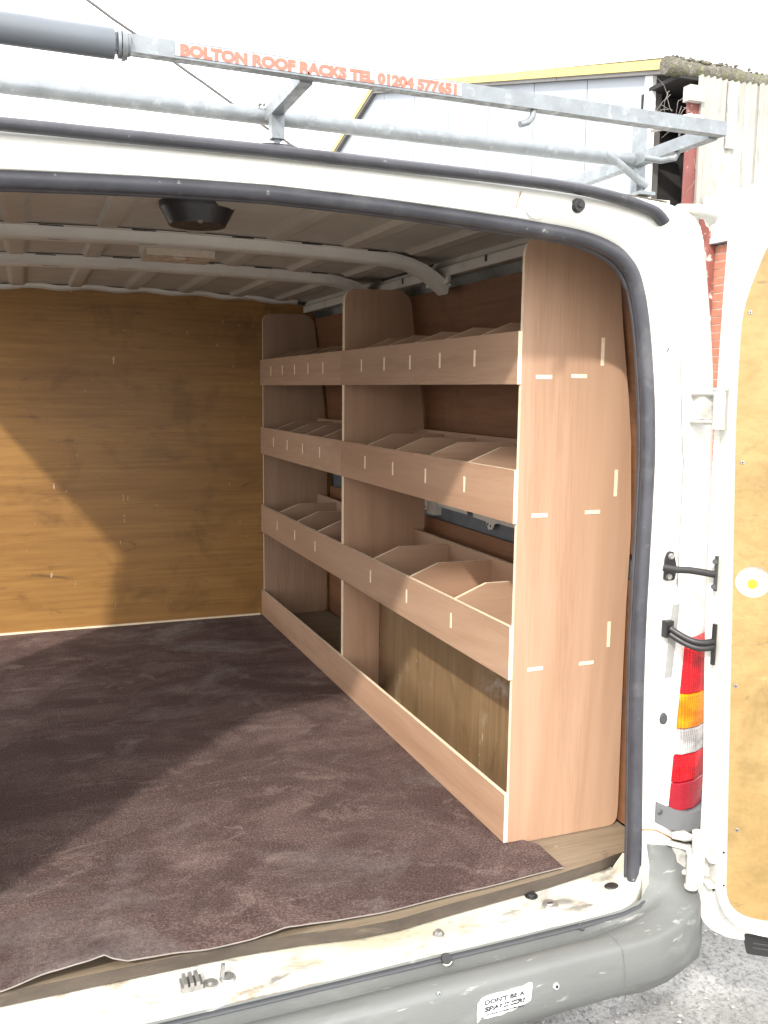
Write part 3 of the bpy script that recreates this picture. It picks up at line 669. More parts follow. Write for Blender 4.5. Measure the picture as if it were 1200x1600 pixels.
bm = bmesh.new(); prism(bm, [(1.195, 1.386), (1.24, 1.386), (1.30, 1.43), (1.305, 1.49), (1.20, 1.49)], 'xy', .602, .640, 0, 0); bevel_all(bm, .004)
finish('lamp_bracket', bm, m_trim, van, 40)
# ---- strip of duct tape, door check, cable conduit
bm = bmesh.new(); rws = []
for z in (.965, 1.0, 1.05, 1.10, 1.108): rws.append([(1.146 - (1.108 - z) * .07 + a, 1.3885 + b, z + random.uniform(-.002, .002)) for a, b in ((0, 0.0015), (.008, -.001), (.016, -.0005), (.019, .004))])
grid(bm, rws); finish('duct_tape', bm, m_tape, van, 40)

# ================================================================== REAR DOOR (hinged at the right, swung wide open)
AZ = R(126); DU = Vector((math.sin(AZ), math.cos(AZ), 0)); DN = Vector((-math.cos(AZ) * -1 * -1, 0, 0))
DN = Vector((DU.y, -DU.x, 0))            # towards the viewer
KD = 0.95
DP = Vector((1.26 * KD, 1.36 * KD, 0))
def D(s, z, n=0.0):
    p = DP + DU * (s * KD) + DN * n
    return Vector((p.x, p.y, 1.51 + (z - 1.51) * KD))
def dprism(bm, pts, n0, n1, mf=0, me=1, bev=0):
    va = [bm.verts.new(D(s, z, n1)) for s, z in pts]; vb = [bm.verts.new(D(s, z, n0)) for s, z in pts]
    f = bm.faces.new(va); f.material_index = mf; g = bm.faces.new(vb[::-1]); g.material_index = mf
    k = len(pts); ring = []
    for i in range(k):
        q = bm.faces.new((va[i], vb[i], vb[(i + 1) % k], va[(i + 1) % k])); q.material_index = me
    if bev: bmesh.ops.bevel(bm, geom=list(f.edges), offset=bev, segments=3, affect='EDGES', profile=.5)
skin_o = rounded([(-.022, .39), (-.026, .75), (-.039, 1.03), (-.043, 1.40), (-.041, 1.68), (-.037, 1.898), (.15, 1.925), (.50, 1.93), (.75, 1.915), (.775, 1.4), (.77, .9), (.76, .395), (.4, .388)], [.075, .05, .1, .1, .1, .055, .05, .05, .06, .1, .1, .07, .05], 8)
fr_o = rounded([(.008, .43), (-.002, .75), (-.016, 1.03), (-.024, 1.41), (-.026, 1.67), (-.022, 1.87), (.15, 1.895), (.50, 1.90), (.72, 1.885), (.742, 1.4), (.738, .9), (.73, .435), (.4, .43)], [.10, .05, .1, .1, .1, .06, .05, .05, .05, .1, .1, .08, .05], 8)
ply_o = rounded([(.026, .476), (.000, 1.16), (-.013, 1.48), (-.013, 1.67), (.03, 1.80), (.13, 1.855), (.55, 1.86), (.66, 1.80), (.70, 1.67), (.71, 1.16), (.69, .476), (.4, .47)], [.06, .1, .1, .05, .04, .06, .05, .05, .08, .1, .06, .03], 8)
rows = []
bm = bmesh.new(); dprism(bm, skin_o, -.062, -.048, 0, 0, .004)
door = finish('rear_door', bm, m_white, van, 50)
bm = bmesh.new(); 
# stepped inner pressing: recess wall then raised frame
va = []
mid = [((a[0] * .45 + b[0] * .55), (a[1] * .45 + b[1] * .55)) for a, b in zip(skin_o, fr_o)] if len(skin_o) == len(fr_o) else None
fr_w = rounded([(.000, .415), (-.010, .75), (-.024, 1.03), (-.032, 1.41), (-.032, 1.67), (-.027, 1.88), (.15, 1.907), (.50, 1.912), (.73, 1.895), (.752, 1.4), (.748, .9), (.74, .42), (.4, .415)], [.10, .05, .1, .1, .1, .06, .05, .05, .05, .1, .1, .08, .05], 8)
loops = [(fr_w, -.0478), (fr_w, -.040), (fr_o, -.030), (fr_o, -.006), ([(p[0] * .988 + .35 * .012, p[1] * .996 + 1.16 * .004) for p in fr_o], 0.0)]
rings = [[bm.verts.new(D(s, z, n)) for s, z in lp] for lp, n in loops]
for a, b in zip(rings, rings[1:]):
    k = len(a)
    for i in range(k): bm.faces.new((a[i], a[(i + 1) % k], b[(i + 1) % k], b[i]))
bm.faces.new(rings[-1])
finish('inner_frame', bm, m_white, door, 40)
bm = bmesh.new(); dprism(bm, ply_o, .0005, .0110, 0, 1)
# round hand hole through the panel
panel = finish('ply_panel', bm, [m_door_ply, m_edge], door)
cut = bmesh.new(); cc = D(.0365, 1.156, 0)
ring = [cc + DU * math.cos(a) * .0305 + Vector((0, 0, 1)) * math.sin(a) * .0285 for a in [2 * math.pi * k / 32 for k in range(32)]]
v0 = [cut.verts.new(p - DN * .01) for p in ring]; v1 = [cut.verts.new(p + DN * .03) for p in ring]
cut.faces.new(v0[::-1]); cut.faces.new(v1)
for k in range(32): cut.faces.new((v0[k], v0[(k + 1) % 32], v1[(k + 1) % 32], v1[k]))
bmesh.ops.recalc_face_normals(cut, faces=cut.faces)
cme = bpy.data.meshes.new('cutter'); cut.to_mesh(cme); cut.free(); cme.materials.append(m_edge)
co = bpy.data.objects.new('cutter', cme); COL.objects.link(co)
md = panel.modifiers.new('hole', 'BOOLEAN'); md.object = co; md.operation = 'DIFFERENCE'; md.solver = 'EXACT'
bpy.context.view_layer.update()
nm = bpy.data.meshes.new_from_object(panel.evaluated_get(bpy.context.evaluated_depsgraph_get()))
panel.modifiers.clear(); panel.data = nm; bpy.data.objects.remove(co)
bm = bmesh.new(); disc(bm, D(.0365, 1.150, .0005), DN, .0092, .004, 24, .0085); finish('yellow_plug', bm, m_yellowplug, door, 40)
bm = bmesh.new(); disc(bm, D(0, 0, .0108), DN, .0042, .0018, 12, .003); disc(bm, D(0, 0, .0124), DN, .0016, .0006, 8, .0016, 1)
for v in bm.verts: v.co -= D(0, 0, 0)
screw_me = None
for (s, z) in ((.001, 1.66), (.004, 1.383), (.017, .949), (.036, .656), (.20, 1.83), (.45, 1.84), (.68, 1.38), (.68, .95), (.2, .495), (.45, .495)):
    if screw_me is None:
        o = finish('screw', bm, [m_steel, m_black], door, 40); screw_me = o.data
    else: o = link('screw', screw_me, door)
    o.matrix_basis = Matrix.Translation(D(s, z, 0))
bm = bmesh.new()
for (s, z, r) in ((.016, .60, .0026), (.020, .53, .0022)): disc(bm, D(s, z, .0), DN, r, .0006, 10)
disc(bm, D(.004, .507, -.02), (DN - DU).normalized(), .003, .001, 10)
finish('drain_hole', bm, m_black, door)
bm = bmesh.new(); va = []
dprism(bm, rounded([(.072, .405), (.078, .362), (.74, .366), (.74, .408)], .006, 3), -.085, -.045, 0, 0); finish('door_rubbing_strip', bm, m_black, door, 40)
for zz in (.378, .388):
    bm = bmesh.new(); a = D(.09, zz, -.0446); b = D(.73, zz, -.0446); beam(bm, a, b, .0012, .002); finish('strip_rib', bm, m_trim, door)
# hinges: fixed lug on the pillar, swan neck on the door
def hinge(z, name='hinge', rusty=False):
    h = bmesh.new()
    box(h, 1.176, 1.214, 1.372, 1.404, z - .021, z + .021); bevel_all(h, .004, 3)
    o = finish(name, h, m_hinge, van, 40)
    h = bmesh.new()
    for dz in (.026, -.026):
        pts = [Vector((1.170, 1.395, z + dz)), Vector((1.188, 1.372, z + dz)), Vector((1.203, 1.352, z + dz)), Vector((1.213, 1.325, z + dz)), Vector((1.206, 1.303, z + dz))]
        tube(h, pts, .0085, 8, flat=(.55, 1.25))
    finish('hinge_arm', h, m_hinge, o, 60)
    bbox('hinge_stop', (1.2145, 1.228, 1.376, 1.398, z - .024, z + .022), m_black, o, .003)
    h = bmesh.new(); disc(h, (1.203, 1.352, z - .034), (0, 0, 1), .0065, .068, 14); disc(h, (1.203, 1.352, z + .034), (0, 0, 1), .008, .003, 14); finish('hinge_pin', h, m_trim, o, 40)
    h = bmesh.new(); c = D(-.040, 1.51 + (z - 1.51) / KD, -.02)
    disc(h, c + Vector((0, 0, -.033)), (0, 0, 1), .011, .066, 16); disc(h, c + Vector((0, 0, .033)), (0, 0, 1), .013, .004, 16); disc(h, c + Vector((0, 0, -.037)), (0, 0, 1), .013, .004, 16)
    finish('hinge_knuckle', h, m_hinge, o, 40)
    if rusty:
        h = bmesh.new(); tube(h, [(1.186, 1.369, z - .027), (1.203, 1.362, z - .035), (1.222, 1.361, z - .037)], .006, 8, flat=(.5, 1)); finish('rust_patch', h, m_rust, o, 50)
    return o
hinge(1.484)
hinge(.592, rusty=True)
# leaf of the lower hinge running down the door edge
bm = bmesh.new(); tube(bm, [D(-.036, .63, -.02), D(-.030, .585, -.014), D(-.026, .56, -.016), D(-.022, .505, -.022)], .012, 10, flat=(1, .8), taper=[.009, .013, .012, .006]); finish('hinge_leaf', bm, m_hinge, door, 60)
bm = bmesh.new(); tube(bm, [(1.172, 1.386, .638), (1.19, 1.372, .640), (1.206, 1.372, .634)], .012, 10, flat=(.8, 1.1), taper=[.008, .013, .008]); finish('hinge_cover', bm, m_hinge, van, 60)
# check arm
bm = bmesh.new()
prism(bm, rounded([(1.120, 1.158), (1.142, 1.158), (1.146, 1.182), (1.137, 1.214), (1.126, 1.214), (1.120, 1.20)], .005, 3), 'xz', 1.383, 1.389, 0, 0)
ck = finish('check_bracket', bm, m_black, van)
bm = bmesh.new(); disc(bm, (1.131, 1.383, 1.205), (0, -1, 0), .0065, .004, 12, .005); disc(bm, (1.128, 1.383, 1.166), (0, -1, 0), .006, .004, 12, .005); finish('bracket_screw', bm, m_steel, ck, 40)
bm = bmesh.new(); pa = Vector((1.105, 1.372, 1.187)); pb = D(-.028, 1.158, -.030)
for i_ in (0,):
    d = pb - pa
    pts = [pa, pa + d * .25 + Vector((0, 0, -.001)), pa + d * .5 + Vector((0, 0, .0015)), pa + d * .75 + Vector((0, 0, .001)), pb]
    tube(bm, pts, .006, 8, flat=(1.1, .6))
arm = finish('check_arm', bm, m_black, door, 50)
bm = bmesh.new(); beam(bm, D(-.027, 1.195, -.030), D(-.027, 1.125, -.030), .004, .006, (0, 1, 0)); disc(bm, D(-.031, 1.185, -.024), DN, .005, .004, 10); disc(bm, D(-.031, 1.135, -.024), DN, .005, .004, 10); finish('check_plate', bm, m_trim, door)
# cable conduit
bbox('conduit_boot', (1.124, 1.141, 1.377, 1.391, 1.048, 1.080), m_black, van, .003)
a0 = Vector((1.132, 1.376, 1.062)); a3 = D(-.024, 1.018, -.030)
for k, dz in enumerate((.005, -.006)):
    bm = bmesh.new(); pts = []
    for i in range(13):
        t = i / 12; p = a0.lerp(a3, t); p.z += -.013 * math.sin(math.pi * min(1, t * 1.0)) * (1 - .35 * t) + dz; p.y -= .012 * math.sin(math.pi * t); pts.append(p)
    tube(bm, pts, .0062, 10); finish('cable_conduit', bm, m_black, van, 60)
bm = bmesh.new(); beam(bm, D(-.023, 1.058, -.032), D(-.023, .975, -.032), .0045, .008, (0, 1, 0)); finish('conduit_plate', bm, m_black, door)

# wheels (mostly under the body)
for (x, y) in ((1.17, 2.35), (mir(1.17), 2.35), (1.17, 5.35), (mir(1.17), 5.35)):
    bm = bmesh.new(); sx = 1 if x > XC else -1
    tube(bm, [(x - .10, y, .33), (x - .095, y, .33), (x + .075, y, .33), (x + .08, y, .33)], .33, 28, taper=[.28, .33, .33, .28]); wh = finish('wheel', bm, m_tyre, van, 40)
    bm = bmesh.new(); disc(bm, (x + sx * .081 - (.02 if sx < 0 else 0) , y, .33), (sx, 0, 0), .20, .012, 24, .17); finish('rim', bm, m_steel, wh, 40)
bm = bmesh.new(); box(bm, -.55, 1.275, 1.50, 6.15, .44, .53); box(bm, -.35, 1.10, 1.60, 5.8, .34, .438); finish('underbody', bm, m_black, van)

# ================================================================== CARPET
edge = [(-.46, 1.445), (-.069, 1.444), (.19, 1.444), (.262, 1.442), (.364, 1.444), (.423, 1.446), (.50, 1.444), (.578, 1.443), (.766, 1.454), (.975, 1.466)]
lifts = [(-.46, .012), (-.2, .0), (-.07, .004), (.007, .020), (.06, .025), (.09, .030), (.105, .020), (.125, .011), (.19, .008), (.26, .002), (.33, .002), (.364, .006), (.395, .010), (.423, .007), (.5, .003), (.578, .001), (.975, .0)]
bm = bmesh.new(); rows_t = []; xs = [-.46 + i * (.975 + .46) / 120 for i in range(121)]
fr = [0, .004, .012, .025, .045, .08, .13, .2, .3, .42, .55, .7, .85, 1.0]
def cz(x, y, t):
    e = lerp_list(edge, x); d = y - e
    lift = lerp_list(lifts, x) * math.exp(-(d / .07) ** 2)
    return .5665 + lift + .0012 * mnoise.noise(Vector((x * 6, y * 6, 0)))
for t in fr:
    r_ = []
    for x in xs:
        e = lerp_list(edge, x); y1 = 1.585 + (3.688 - 1.585) * t if False else e + (3.688 - e) * t
        xx = x
        if y1 > 1.59: xx = -.46 + (x + .46) * (.912 + .46) / (.975 + .46)
        r_.append((xx, y1, cz(x, y1, t)))
    rows_t.append(r_)
vt = grid(bm, rows_t)
low = [bm.verts.new((v.co.x, v.co.y + .0006, v.co.z - .0030)) for v in vt[0]]
for i in range(len(low) - 1): bm.faces.new((vt[0][i], vt[0][i + 1], low[i + 1], low[i])).material_index = 1
low2 = [bm.verts.new((v.co.x, v.co.y, v.co.z - .0055)) for v in [r[-1] for r in vt]]
col_ = [r[-1] for r in vt]
for i in range(len(col_) - 1): bm.faces.new((col_[i], col_[i + 1], low2[i + 1], low2[i])).material_index = 1
tag(finish('carpet', bm, [m_carpet, m_carpet_edge], None, 60), 'mauve brown carpet laid over the van floor with a rippled rear edge', 'carpet')

# ================================================================== SHELVING
XF = .917; YR, YM, YE = 1.593, 2.664, 3.684
rack = thing('shelving_unit', (1.05, 2.64, .56), 'pink brown plywood racking with divided bins along the van wall', 'shelving')
back = [(1.131, 1.781), (1.152, 1.638), (1.173, 1.50), (1.184, 1.408), (1.193, 1.25), (1.194, 1.204), (1.191, 1.065), (1.191, .916), (1.194, .608), (1.192, .5605)]
outl = [(XF, .5605), (XF, 1.80), (.957, 1.812)] + back
outl = rounded([(XF, .5605), (XF, 1.813), (1.03, 1.804), (1.135, 1.776)] + back[1:], [.0, .045, .0, .012, 0, 0, 0, 0, 0, 0, 0, 0, .04], 7)
pz = bmesh.new(); prism(pz, outl, 'xz', YR, YR + .009, 0, 1); p_end = finish('side_panel', pz, [m_ply_z, m_edge], rack)
low_out = rounded([(XF, .5605), (XF, 1.813), (1.10, 1.817), (1.135, 1.79)] + back[1:], [.0, .04, .02, .02, 0, 0, 0, 0, 0, 0, 0, 0, .04], 7)
for y in (YM, YM + .0105, YE):
    pz = bmesh.new(); prism(pz, low_out, 'xz', y, y + .009, 0, 1); finish('side_panel', pz, [m_ply_z, m_edge], rack)
# pale tenon ends let through the rear panel
def tenon_me(dx, dy, dz):
    b = bmesh.new(); box(b, -dx / 2, dx / 2, -dy / 2, dy / 2, -dz / 2, dz / 2)
    # dark saw gap line on one side
    box(b, -dx / 2 - .0006, dx / 2 + .0006, -dy / 2 + .0004, dy / 2, -dz / 2 - .0006, dz / 2 + .0006, 1)
    me = bpy.data.meshes.new('tenon'); b.to_mesh(me); b.free(); me.materials.append(m_edge); me.materials.append(m_ply_x); return me
th_me = tenon_me(.037, .004, .008); tv_me = tenon_me(.008, .004, .056)
for (xa, z) in ((.968, 1.54), (1.050, 1.543), (.968, 1.262), (1.095, 1.264), (.970, .94), (1.095, .94)):
    link('tenon', th_me, p_end, Matrix.Translation((xa, YR + .0012, z)))
for (xa, z) in ((1.104, 1.593), (1.150, 1.323), (1.149, .998)):
    link('tenon', tv_me, p_end, Matrix.Translation((xa, YR + .0012, z)))
# lips, shelf boards, backs, dividers
lev = [  # shelf z, lip bottom, lip top, back x, back top, bins
    (1.54, 1.525, 1.628, 1.10, 1.662, 6), (1.262, 1.247, 1.355, 1.15, 1.392, 5), (.94, .922, 1.034, 1.15, 1.072, 4)]
bays = [(YR + .009, YM), (YM + .0195, YE)]
lt_me = bmesh.new(); box(lt_me, -.002, .002, -.004, .004, -.0175, .0175); ltm = bpy.data.meshes.new('tenon'); lt_me.to_mesh(ltm); lt_me.free(); ltm.materials.append(m_edge)
def board(name, dims, face, mats, parent=rack):
    """board whose two big faces (normal along 'face') are veneer and whose rims are pale ply edge"""
    b = bmesh.new(); box(b, *dims)
    b.normal_update()
    for f in b.faces:
        k = {'x': 0, 'y': 1, 'z': 2}[face]
        f.material_index = 0 if abs(f.normal[k]) > .9 else 1
    return finish(name, b, mats, parent)
LX0, LX1 = .9075, .9165
for li, (sz, lb, ltp, bx, bt, bins) in enumerate(lev):
    lips = []
    if li < 2:
        lips.append(board('shelf_lip', (LX0, LX1, YR, YM + .0095, lb, ltp), 'x', [m_ply_y, m_edge]))
        lips.append(board('shelf_lip', (LX0, LX1, YM + .0105, YE + .009, lb, ltp), 'x', [m_ply_y, m_edge]))
    else:
        o = board('shelf_lip', (LX0, LX1, YR, YE + .009, lb, ltp), 'x', [m_ply_y, m_edge]); lips = [o, o]
    for bi, (y0, y1) in enumerate(bays):
        board('shelf_board', (XF + .0005, bx + .02, y0, y1, sz - .0045, sz + .0045), 'z', [m_ply_y, m_edge])
        board('back_board', (bx, bx + .009, y0, y1, sz + .005, bt), 'x', [m_ply_y, m_edge])
        for k in range(1, bins):
            y = y0 + (y1 - y0) * k / bins
            b = bmesh.new(); prism(b, [(XF, sz + .005), (XF, ltp), (.925, ltp + .003), (.996, ltp + .031), (bx - .0005, ltp + .030), (bx - .0005, sz + .005)], 'xz', y - .0045, y + .0045, 0, 1)
            finish('divider', b, [m_ply_x, m_edge], rack)
            link('tenon', ltm, lips[bi], Matrix.Translation((LX0 + .0014, y, (lb + ltp) / 2 + .004)))
board('kick_board', (LX0, LX1, YR, YE + .009, .568, .673), 'x', [m_ply_y, m_edge])

# ================================================================== ROOF RACK
rk = thing('roof_rack', (.4, 1.6, 1.87), 'galvanised steel roof rack with a grey roller and red lettering on the van roof', 'roof rack')
ZB = 1.9395; YB = 1.257
def gbeam(name, p0, p1, w_, h_, up=(0, 0, 1)):
    b = bmesh.new(); beam(b, p0, p1, w_, h_, up); bevel_all(b, .0015, 2); return finish(name, b, m_galv, rk, 40)
XR = 1.087
rear_bar = gbeam('rear_bar', (-.43, YB, ZB), (XR, YB, ZB), .019, .0215)
for x in (XR - .011, mir(XR - .011) - .04):
    gbeam('side_rail', (x, YB + .0105, ZB - .003), (x, 4.275, ZB - .003), .019, .021)
    gbeam('corner_post', (x + .008, 1.475, 1.8805), (x + .008, 1.475, 2.0179), .019, .019, (0, 1, 0))
    b = bmesh.new(); box(b, x - .004, x + .03, 1.45, 1.505, 1.874, 1.880); finish('foot_plate', b, m_galv, rk)
def gtube(name, pts, r, m_=m_galv, par=None, n=14):
    b = bmesh.new(); tube(b, pts, r, n); return finish(name, b, m_, par or rk, 60)
gtube('cross_tube', [(-0.4173, 1.47, 1.9345), (0.3054, 1.47, 1.9345), (1.069, 1.47, 1.9365)], .0128)
for y in (2.4, 3.3, 4.1): gtube('cross_tube', [(-0.4173, y, 1.9365), (1.069, y, 1.9365)], .0128)
# middle leg: link bar from tube to rear bar and a short post
gbeam('link_bar', (0.3787, YB + .0105, ZB - .004), (0.3787, 1.484, ZB - .004), .019, .019)
gbeam('middle_post', (0.3797, 1.429, 1.8907), (0.3797, 1.429, 1.9273), .020, .020, (0, 1, 0))
gbeam('foot_bolt', (0.3797, 1.429, 1.8744), (0.3797, 1.429, 1.8907), .009, .009, (0, 1, 0))
b = bmesh.new(); tube(b, [(0.3603, 1.465, 1.9482), (0.3634, 1.461, 1.9518), (0.3675, 1.456, 1.9477)], .003, 6); finish('weld_bead', b, m_tape, rk, 60)
gtube('brace', [(0.9996, 1.458, 1.9375), (1.025, 1.456, 1.9253), (1.088, 1.454, 1.8887)], .007)
gtube('hook', [(0.7298, YB - .002, 1.9304), (0.7268, YB - .003, 1.9182), (0.7176, YB - .006, 1.9090), (0.7034, YB - .008, 1.9039)], .0048)
gtube('hook', [(XR - .011, 1.354, 1.9273), (XR - .015, 1.356, 1.9161), (XR - .038, 1.364, 1.9111), (XR - .066, 1.374, 1.9151)], .0052)
rl = gtube('roller', [(-.38, YB - .005, ZB - .003), (.124, YB - .005, ZB - .003)], .0185, m_tube, None, 24)
b = bmesh.new(); disc(b, (.128, YB - .005, ZB - .003), (1, 0, 0), .0165, .004, 20); disc(b, (.133, YB - .005, ZB - .003), (1, 0, 0), .0195, .0065, 20, .017); disc(b, (.140, YB - .005, ZB - .003), (1, 0, 0), .013, .003, 20); finish('roller_collar', b, m_galv, rl, 40)
b = bmesh.new(); box(b, .1985, .605, YB - .0103, YB - .0098, ZB - .008, ZB + .0084); lb_ = finish('label_strip', b, m_label, rear_bar)
letter('BOLTON ROOF RACKS TEL 01204 577651', .0185, (.205, ZB - .0066), .392, rear_bar, m_red, YB - .0106, .0010)

# ================================================================== WAREHOUSE BEHIND
wh = thing('warehouse', (5.6, 11.0, 0), 'grey white clad warehouse with yellow roof edge and open corner behind the van', 'building')
GP = Vector((5.973, 7.874, 0)); GU = Vector((-.0976, .9952, 0)); GN = Vector((-.9952, -.0976, 0))
APEX_T = 6.25; Z_EAVE, Z_APEX, Z_FAR = 4.70, 6.20, 3.5
FAR_T = 12.2
def gtop(t):
    if t <= APEX_T: return Z_EAVE + (Z_APEX - Z_EAVE) * t / APEX_T
    return Z_APEX - (t - APEX_T) * .405
def G(t, z, n=0): return GP + GU * t + GN * n + Vector((0, 0, z))
t = .06
ends = [.06, .18] + [1.09 + .98 * k for k in range(0, 6)] + [7.0, 7.98, 8.96, 9.94, 10.92, 11.9]
for k in range(len(ends) - 1):
    a, b_ = ends[k] + .006, ends[k + 1] - .006
    pts = [(a, 0.02), (b_, 0.02), (b_, gtop(b_) - .03)]
    if a < APEX_T < b_: pts.append((APEX_T, Z_APEX - .03))
    pts.append((a, gtop(a) - .03))
    bm = bmesh.new(); f0 = [bm.verts.new(G(t_, z, .012 if k == 0 else 0)) for t_, z in pts]; f1 = [bm.verts.new(G(t_, z, -.04)) for t_, z in pts]
    bm.faces.new(f0); bm.faces.new(f1[::-1])
    for i in range(len(pts)): bm.faces.new((f0[i], f1[i], f1[(i + 1) % len(pts)], f0[(i + 1) % len(pts)]))
    finish('corner_trim' if k == 0 else 'cladding_panel', bm, m_paintwhite if k == 0 else m_clad, wh)
# frame behind the sheets so that the seams read dark
bm = bmesh.new(); pts = [(.10, 0), (11.9, 0), (11.9, gtop(11.9) - .1), (APEX_T, Z_APEX - .1), (.10, Z_EAVE - .1)]
f0 = [bm.verts.new(G(a, z, -.045)) for a, z in pts]; f1 = [bm.verts.new(G(a, z, -.15)) for a, z in pts]
bm.faces.new(f0); bm.faces.new(f1[::-1])
for i in range(5): bm.faces.new((f0[i], f1[i], f1[(i + 1) % 5], f0[(i + 1) % 5]))
finish('gable_wall', bm, m_verge_under, wh)
# yellow verge in lengths, dark soffit under it
segs = [(-.28, 1.55), (1.56, 3.3), (3.31, 4.8), (4.81, 6.25), (6.26, 7.8), (7.81, 9.6), (9.61, 12.0)]
for a, b_ in segs:
    bm = bmesh.new(); 
    for (n0, n1, lo, hi, mi) in ((.0, .085, -.035, .055, 0), (.0, .07, -.075, -.036, 1)):
        q = []
        for t_ in (a, b_):
            z = gtop(t_) if t_ >= 0 else Z_EAVE + (Z_APEX - Z_EAVE) * t_ / APEX_T
            q.append([bm.verts.new(G(t_, z + dz, n)) for n, dz in ((n0, lo), (n1, lo), (n1, hi), (n0, hi))])
        for k in range(4): bm.faces.new((q[0][k], q[0][(k + 1) % 4], q[1][(k + 1) % 4], q[1][k])).material_index = mi
        bm.faces.new(q[0][::-1]).material_index = mi; bm.faces.new(q[1]).material_index = mi
    finish('verge_trim', bm, [m_yel, m_verge_under], wh)
# corrugated roof slopes running away behind the gable
def corr_rows(p0, along, n, pitch, amp, acr, m_, nseg=6):
    rws = [[], []]
    for i in range(n * nseg + 1):
        s = i * pitch / nseg; h = amp * math.cos(2 * math.pi * i / nseg)
        for k in (0, 1): rws[k].append((Vector(p0) + Vector(along) * s + Vector(acr) * k + Vector((0, 0, 1)) * h))
    return rws
bm = bmesh.new()
a_ = G(-.1, Z_EAVE + .02, .02); ap = G(APEX_T, Z_APEX + .02, .02)
rws = [[], []]
for i in range(0, 60 * 8 + 1):
    s = i * .146 / 8; h = .028 * math.cos(2 * math.pi * i / 8)
    rws[0].append(a_ + Vector((s, -.06, h))); rws[1].append(ap + Vector((s, 0, h)))
grid(bm, rws)
rws = [[ap + Vector((s, 0, 0)) for s in (0, 8.7)], [G(12.0, gtop(12.0) + .02, .02) + Vector((s, 0, 0)) for s in (0, 8.7)]]
grid(bm, rws); finish('roof', bm, m_asb, wh, 60)
# mossy gutter along the eave
bm = bmesh.new()
pts = [(5.80 + i * .11, 7.56 + .0 * i, 4.60 - .0006 * i + .012 * mnoise.noise(Vector((i * .7, 0, 0)))) for i in range(70)]
tube(bm, pts, .085, 12, taper=[.085 * (1 + .18 * mnoise.noise(Vector((i * .6, 3, 0)))) for i in range(70)], flat=(.95, 1.0))
bmesh.ops.subdivide_edges(bm, edges=bm.edges[:], cuts=1, use_grid_fill=True)
for v in bm.verts: v.co += Vector((0, -.3, .5)) * .035 * mnoise.noise(v.co * 13)
finish('gutter', bm, m_moss, wh, 60)
bm = bmesh.new()
for i in range(260):
    x = random.uniform(5.85, 6.6) if i < 200 else random.uniform(6.6, 9); y = 7.55 + random.uniform(-.06, .05)
    r = random.uniform(.008, .022); c = Vector((x, y, 4.665 + random.uniform(-.01, .02)))
    bmesh.ops.create_icosphere(bm, subdivisions=1, radius=r, matrix=Matrix.Translation(c) @ Matrix.Diagonal((random.uniform(.8, 1.6), 1, random.uniform(.6, 1.2), 1)))
tag(finish('moss', bm, m_moss, wh), kind='stuff')
# corrugated side wall facing the viewer
bm = bmesh.new()
def sheet(x0, x1, y, z0, z1, pitch=.073, amp=.008):
    n = int((x1 - x0) / pitch * 6); zs = [z0 + (z1 - z0) * k / 8 for k in range(9)]
    vs_ = [[(x0 + i * pitch / 6, y + amp * math.cos(2 * math.pi * i / 6), z) for i in range(n + 1)] for z in zs]
    grid(bm, vs_)
sheet(6.165, 6.95, 7.50, 2.3, 4.56); sheet(6.90, 8.3, 7.485, 2.3, 4.56); sheet(8.25, 13.5, 7.50, 2.3, 4.56)
finish('corrugated_wall', bm, m_asb, wh, 60)
bbox('wall_edge_post', (6.155, 6.205, 7.44, 7.49, 2.45, 4.40), m_asb, wh, .006)
bbox('joint_cover', (6.50, 6.60, 7.462, 7.485, 3.9, 4.52), m_conc, wh, .006)
# open corner bay: dark inside, red steel column, stubs and ledges
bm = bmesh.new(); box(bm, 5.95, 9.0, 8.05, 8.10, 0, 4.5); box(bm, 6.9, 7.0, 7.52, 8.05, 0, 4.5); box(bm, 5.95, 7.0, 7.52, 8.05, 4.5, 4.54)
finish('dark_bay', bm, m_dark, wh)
bm = bmesh.new(); box(bm, 6.02, 6.17, 7.47, 7.482, 0, 4.36); box(bm, 6.158, 6.17, 7.483, 7.66, 0, 4.36)
finish('steel_column', bm, m_redsteel, wh)
bm = bmesh.new(); beam(bm, (5.99, 8.03, 4.24), (6.3, 7.9, 4.22), .05, .16); beam(bm, (5.99, 8.03, 3.90), (6.3, 7.9, 3.96), .05, .07); finish('steel_rail', bm, m_redsteel, wh)
bm = bmesh.new(); box(bm, 5.985, 6.16, 7.40, 7.50, 4.27, 4.41); bevel_all(bm, .015, 2); finish('concrete_pad', bm, m_conc, wh, 50)
bm = bmesh.new(); beam(bm, (5.80, 7.74, 4.08), (6.06, 7.43, 4.115), .10, .075); beam(bm, (6.055, 7.44, 4.112), (6.16, 7.44, 4.105), .08, .07); finish('ledge_board', bm, m_paintwhite, wh)
bm = bmesh.new()
for k in range(9):
    c = Vector((5.90 + random.uniform(0, .2), 7.75 + random.uniform(-.15, .1), 3.10 + random.uniform(-.1, .12)))
    bmesh.ops.create_icosphere(bm, subdivisions=1, radius=random.uniform(.05, .10), matrix=Matrix.Translation(c) @ Matrix.Rotation(random.random() * 3, 4, 'X') @ Matrix.Diagonal((1.3, 1, .5, 1)))
box(bm, 5.93, 6.3, 7.6, 8.0, 2.86, 3.02); finish('rubble_ledge', bm, m_conc, wh)
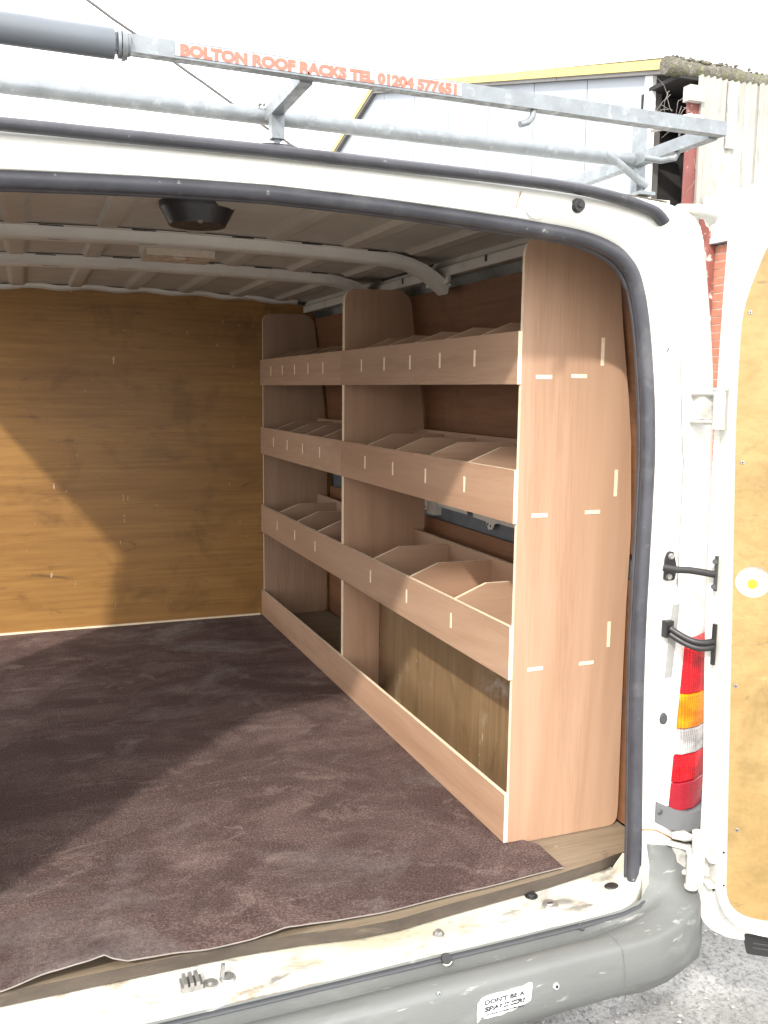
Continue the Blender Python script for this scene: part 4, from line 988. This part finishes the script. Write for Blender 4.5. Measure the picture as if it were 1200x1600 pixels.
# dead creeper on the corner
bm = bmesh.new()
def twig(p, d, n, r):
    pts = [Vector(p)]; d = Vector(d)
    for i in range(n):
        d = (d + Vector((random.uniform(-.5, .5), random.uniform(-.2, .2), random.uniform(-.5, .4)))).normalized(); pts.append(pts[-1] + d * random.uniform(.025, .05))
    tube(bm, pts, r, 5, taper=[r * (1 - .7 * i / len(pts)) for i in range(len(pts))])
    return pts
for k in range(9):
    p = twig((5.92 + random.uniform(-.16, .06), 7.43, 4.22 + random.uniform(-.16, .12)), (random.uniform(-1, .3), 0, random.uniform(-.6, .3)), 9, .003)
    if k % 2: twig(p[3], (random.uniform(-1, 1), 0, random.uniform(-1, 1)), 4, .003)
for k in range(5):
    p = twig((6.08 + random.uniform(-.03, .05), 7.43, 3.75 - k * .2), (random.uniform(-.2, .2), 0, -1), 7, .0025)
for k in range(4): twig((6.2 + random.uniform(0, .3), 7.43, 2.75 + random.uniform(.2, .6)), (1, 0, random.uniform(-.1, .4)), 5, .003)
tag(finish('dead_creeper', bm, m_twig), 'thin dead grey creeper hanging on the red column at the warehouse corner', 'plant')

# ================================================================== BRICK OUTBUILDING
br = thing('brick_outbuilding', (6.9, 5.6, 0), 'low orange brick building with a white fascia between warehouse corner and van door', 'building')
BX = 6.30; BY1 = 7.40; BY0 = 3.2; BZ = 2.93
bm = bmesh.new(); box(bm, BX + .0055, 9.5, BY0, BY1, 0, BZ); finish('wall', bm, m_mortar, br)
bs = bmesh.new(); box(bs, 0, .10, -.1075, .1075, -.0325, .0325); bevel_all(bs, .004, 1)
bme = bpy.data.meshes.new('brick'); bs.to_mesh(bme); bs.free(); bme.materials.append(m_brick)
rest = bmesh.new(); cnt = 0
for c in range(39):
    z = .04 + c * .075; off = 0 if c % 2 else .1125
    y = BY1 - .1125 + off - .05
    while y > BY0 + .1:
        jx = random.uniform(-.003, .003)
        if y > 5.95 and z > 1.1 and cnt < 295:
            link('brick', bme, br, Matrix.Translation((BX + jx, min(y, BY1 - .108), z))); cnt += 1
        else:
            box(rest, BX + jx, BX + .1, y - .1075, min(y + .1075, BY1), z - .0325, z + .0325)
        y -= .225
tag(finish('brickwork', rest, m_brick, br), kind='stuff')
bbox('fascia', (BX - .06, BX + .02, BY0, BY1 + .03, BZ + .07, 3.40), m_paintwhite, br, .006)
bbox('drip_trim', (BX - .075, BX + .02, BY0, BY1 + .03, BZ + .012, BZ + .066), m_label, br, .004)
bm = bmesh.new(); box(bm, BX + .021, 9.5, BY0, BY1, BZ + .012, 3.36); finish('flat_roof', bm, m_paintwhite, br)
bm = bmesh.new(); box(bm, 6.215, 6.297, 7.30, 7.45, 0, 3.25); finish('corner_post', bm, m_redsteel2, br)

# ================================================================== OVERHEAD CABLE
bm = bmesh.new(); pts = []
for i in range(40):
    t_ = i / 39; p = Vector((-2.6, 12, 8.05)).lerp(Vector((4.4, 12, 4.10)), t_); p.z -= .03 * math.sin(math.pi * t_) + .012 * mnoise.noise(Vector((t_ * 40, 0, 0))); pts.append(p)
tube(bm, pts, .018, 6)
tag(finish('overhead_cable', bm, m_cable), 'thin dark cable slanting across the white sky above the roof rack', 'cable')
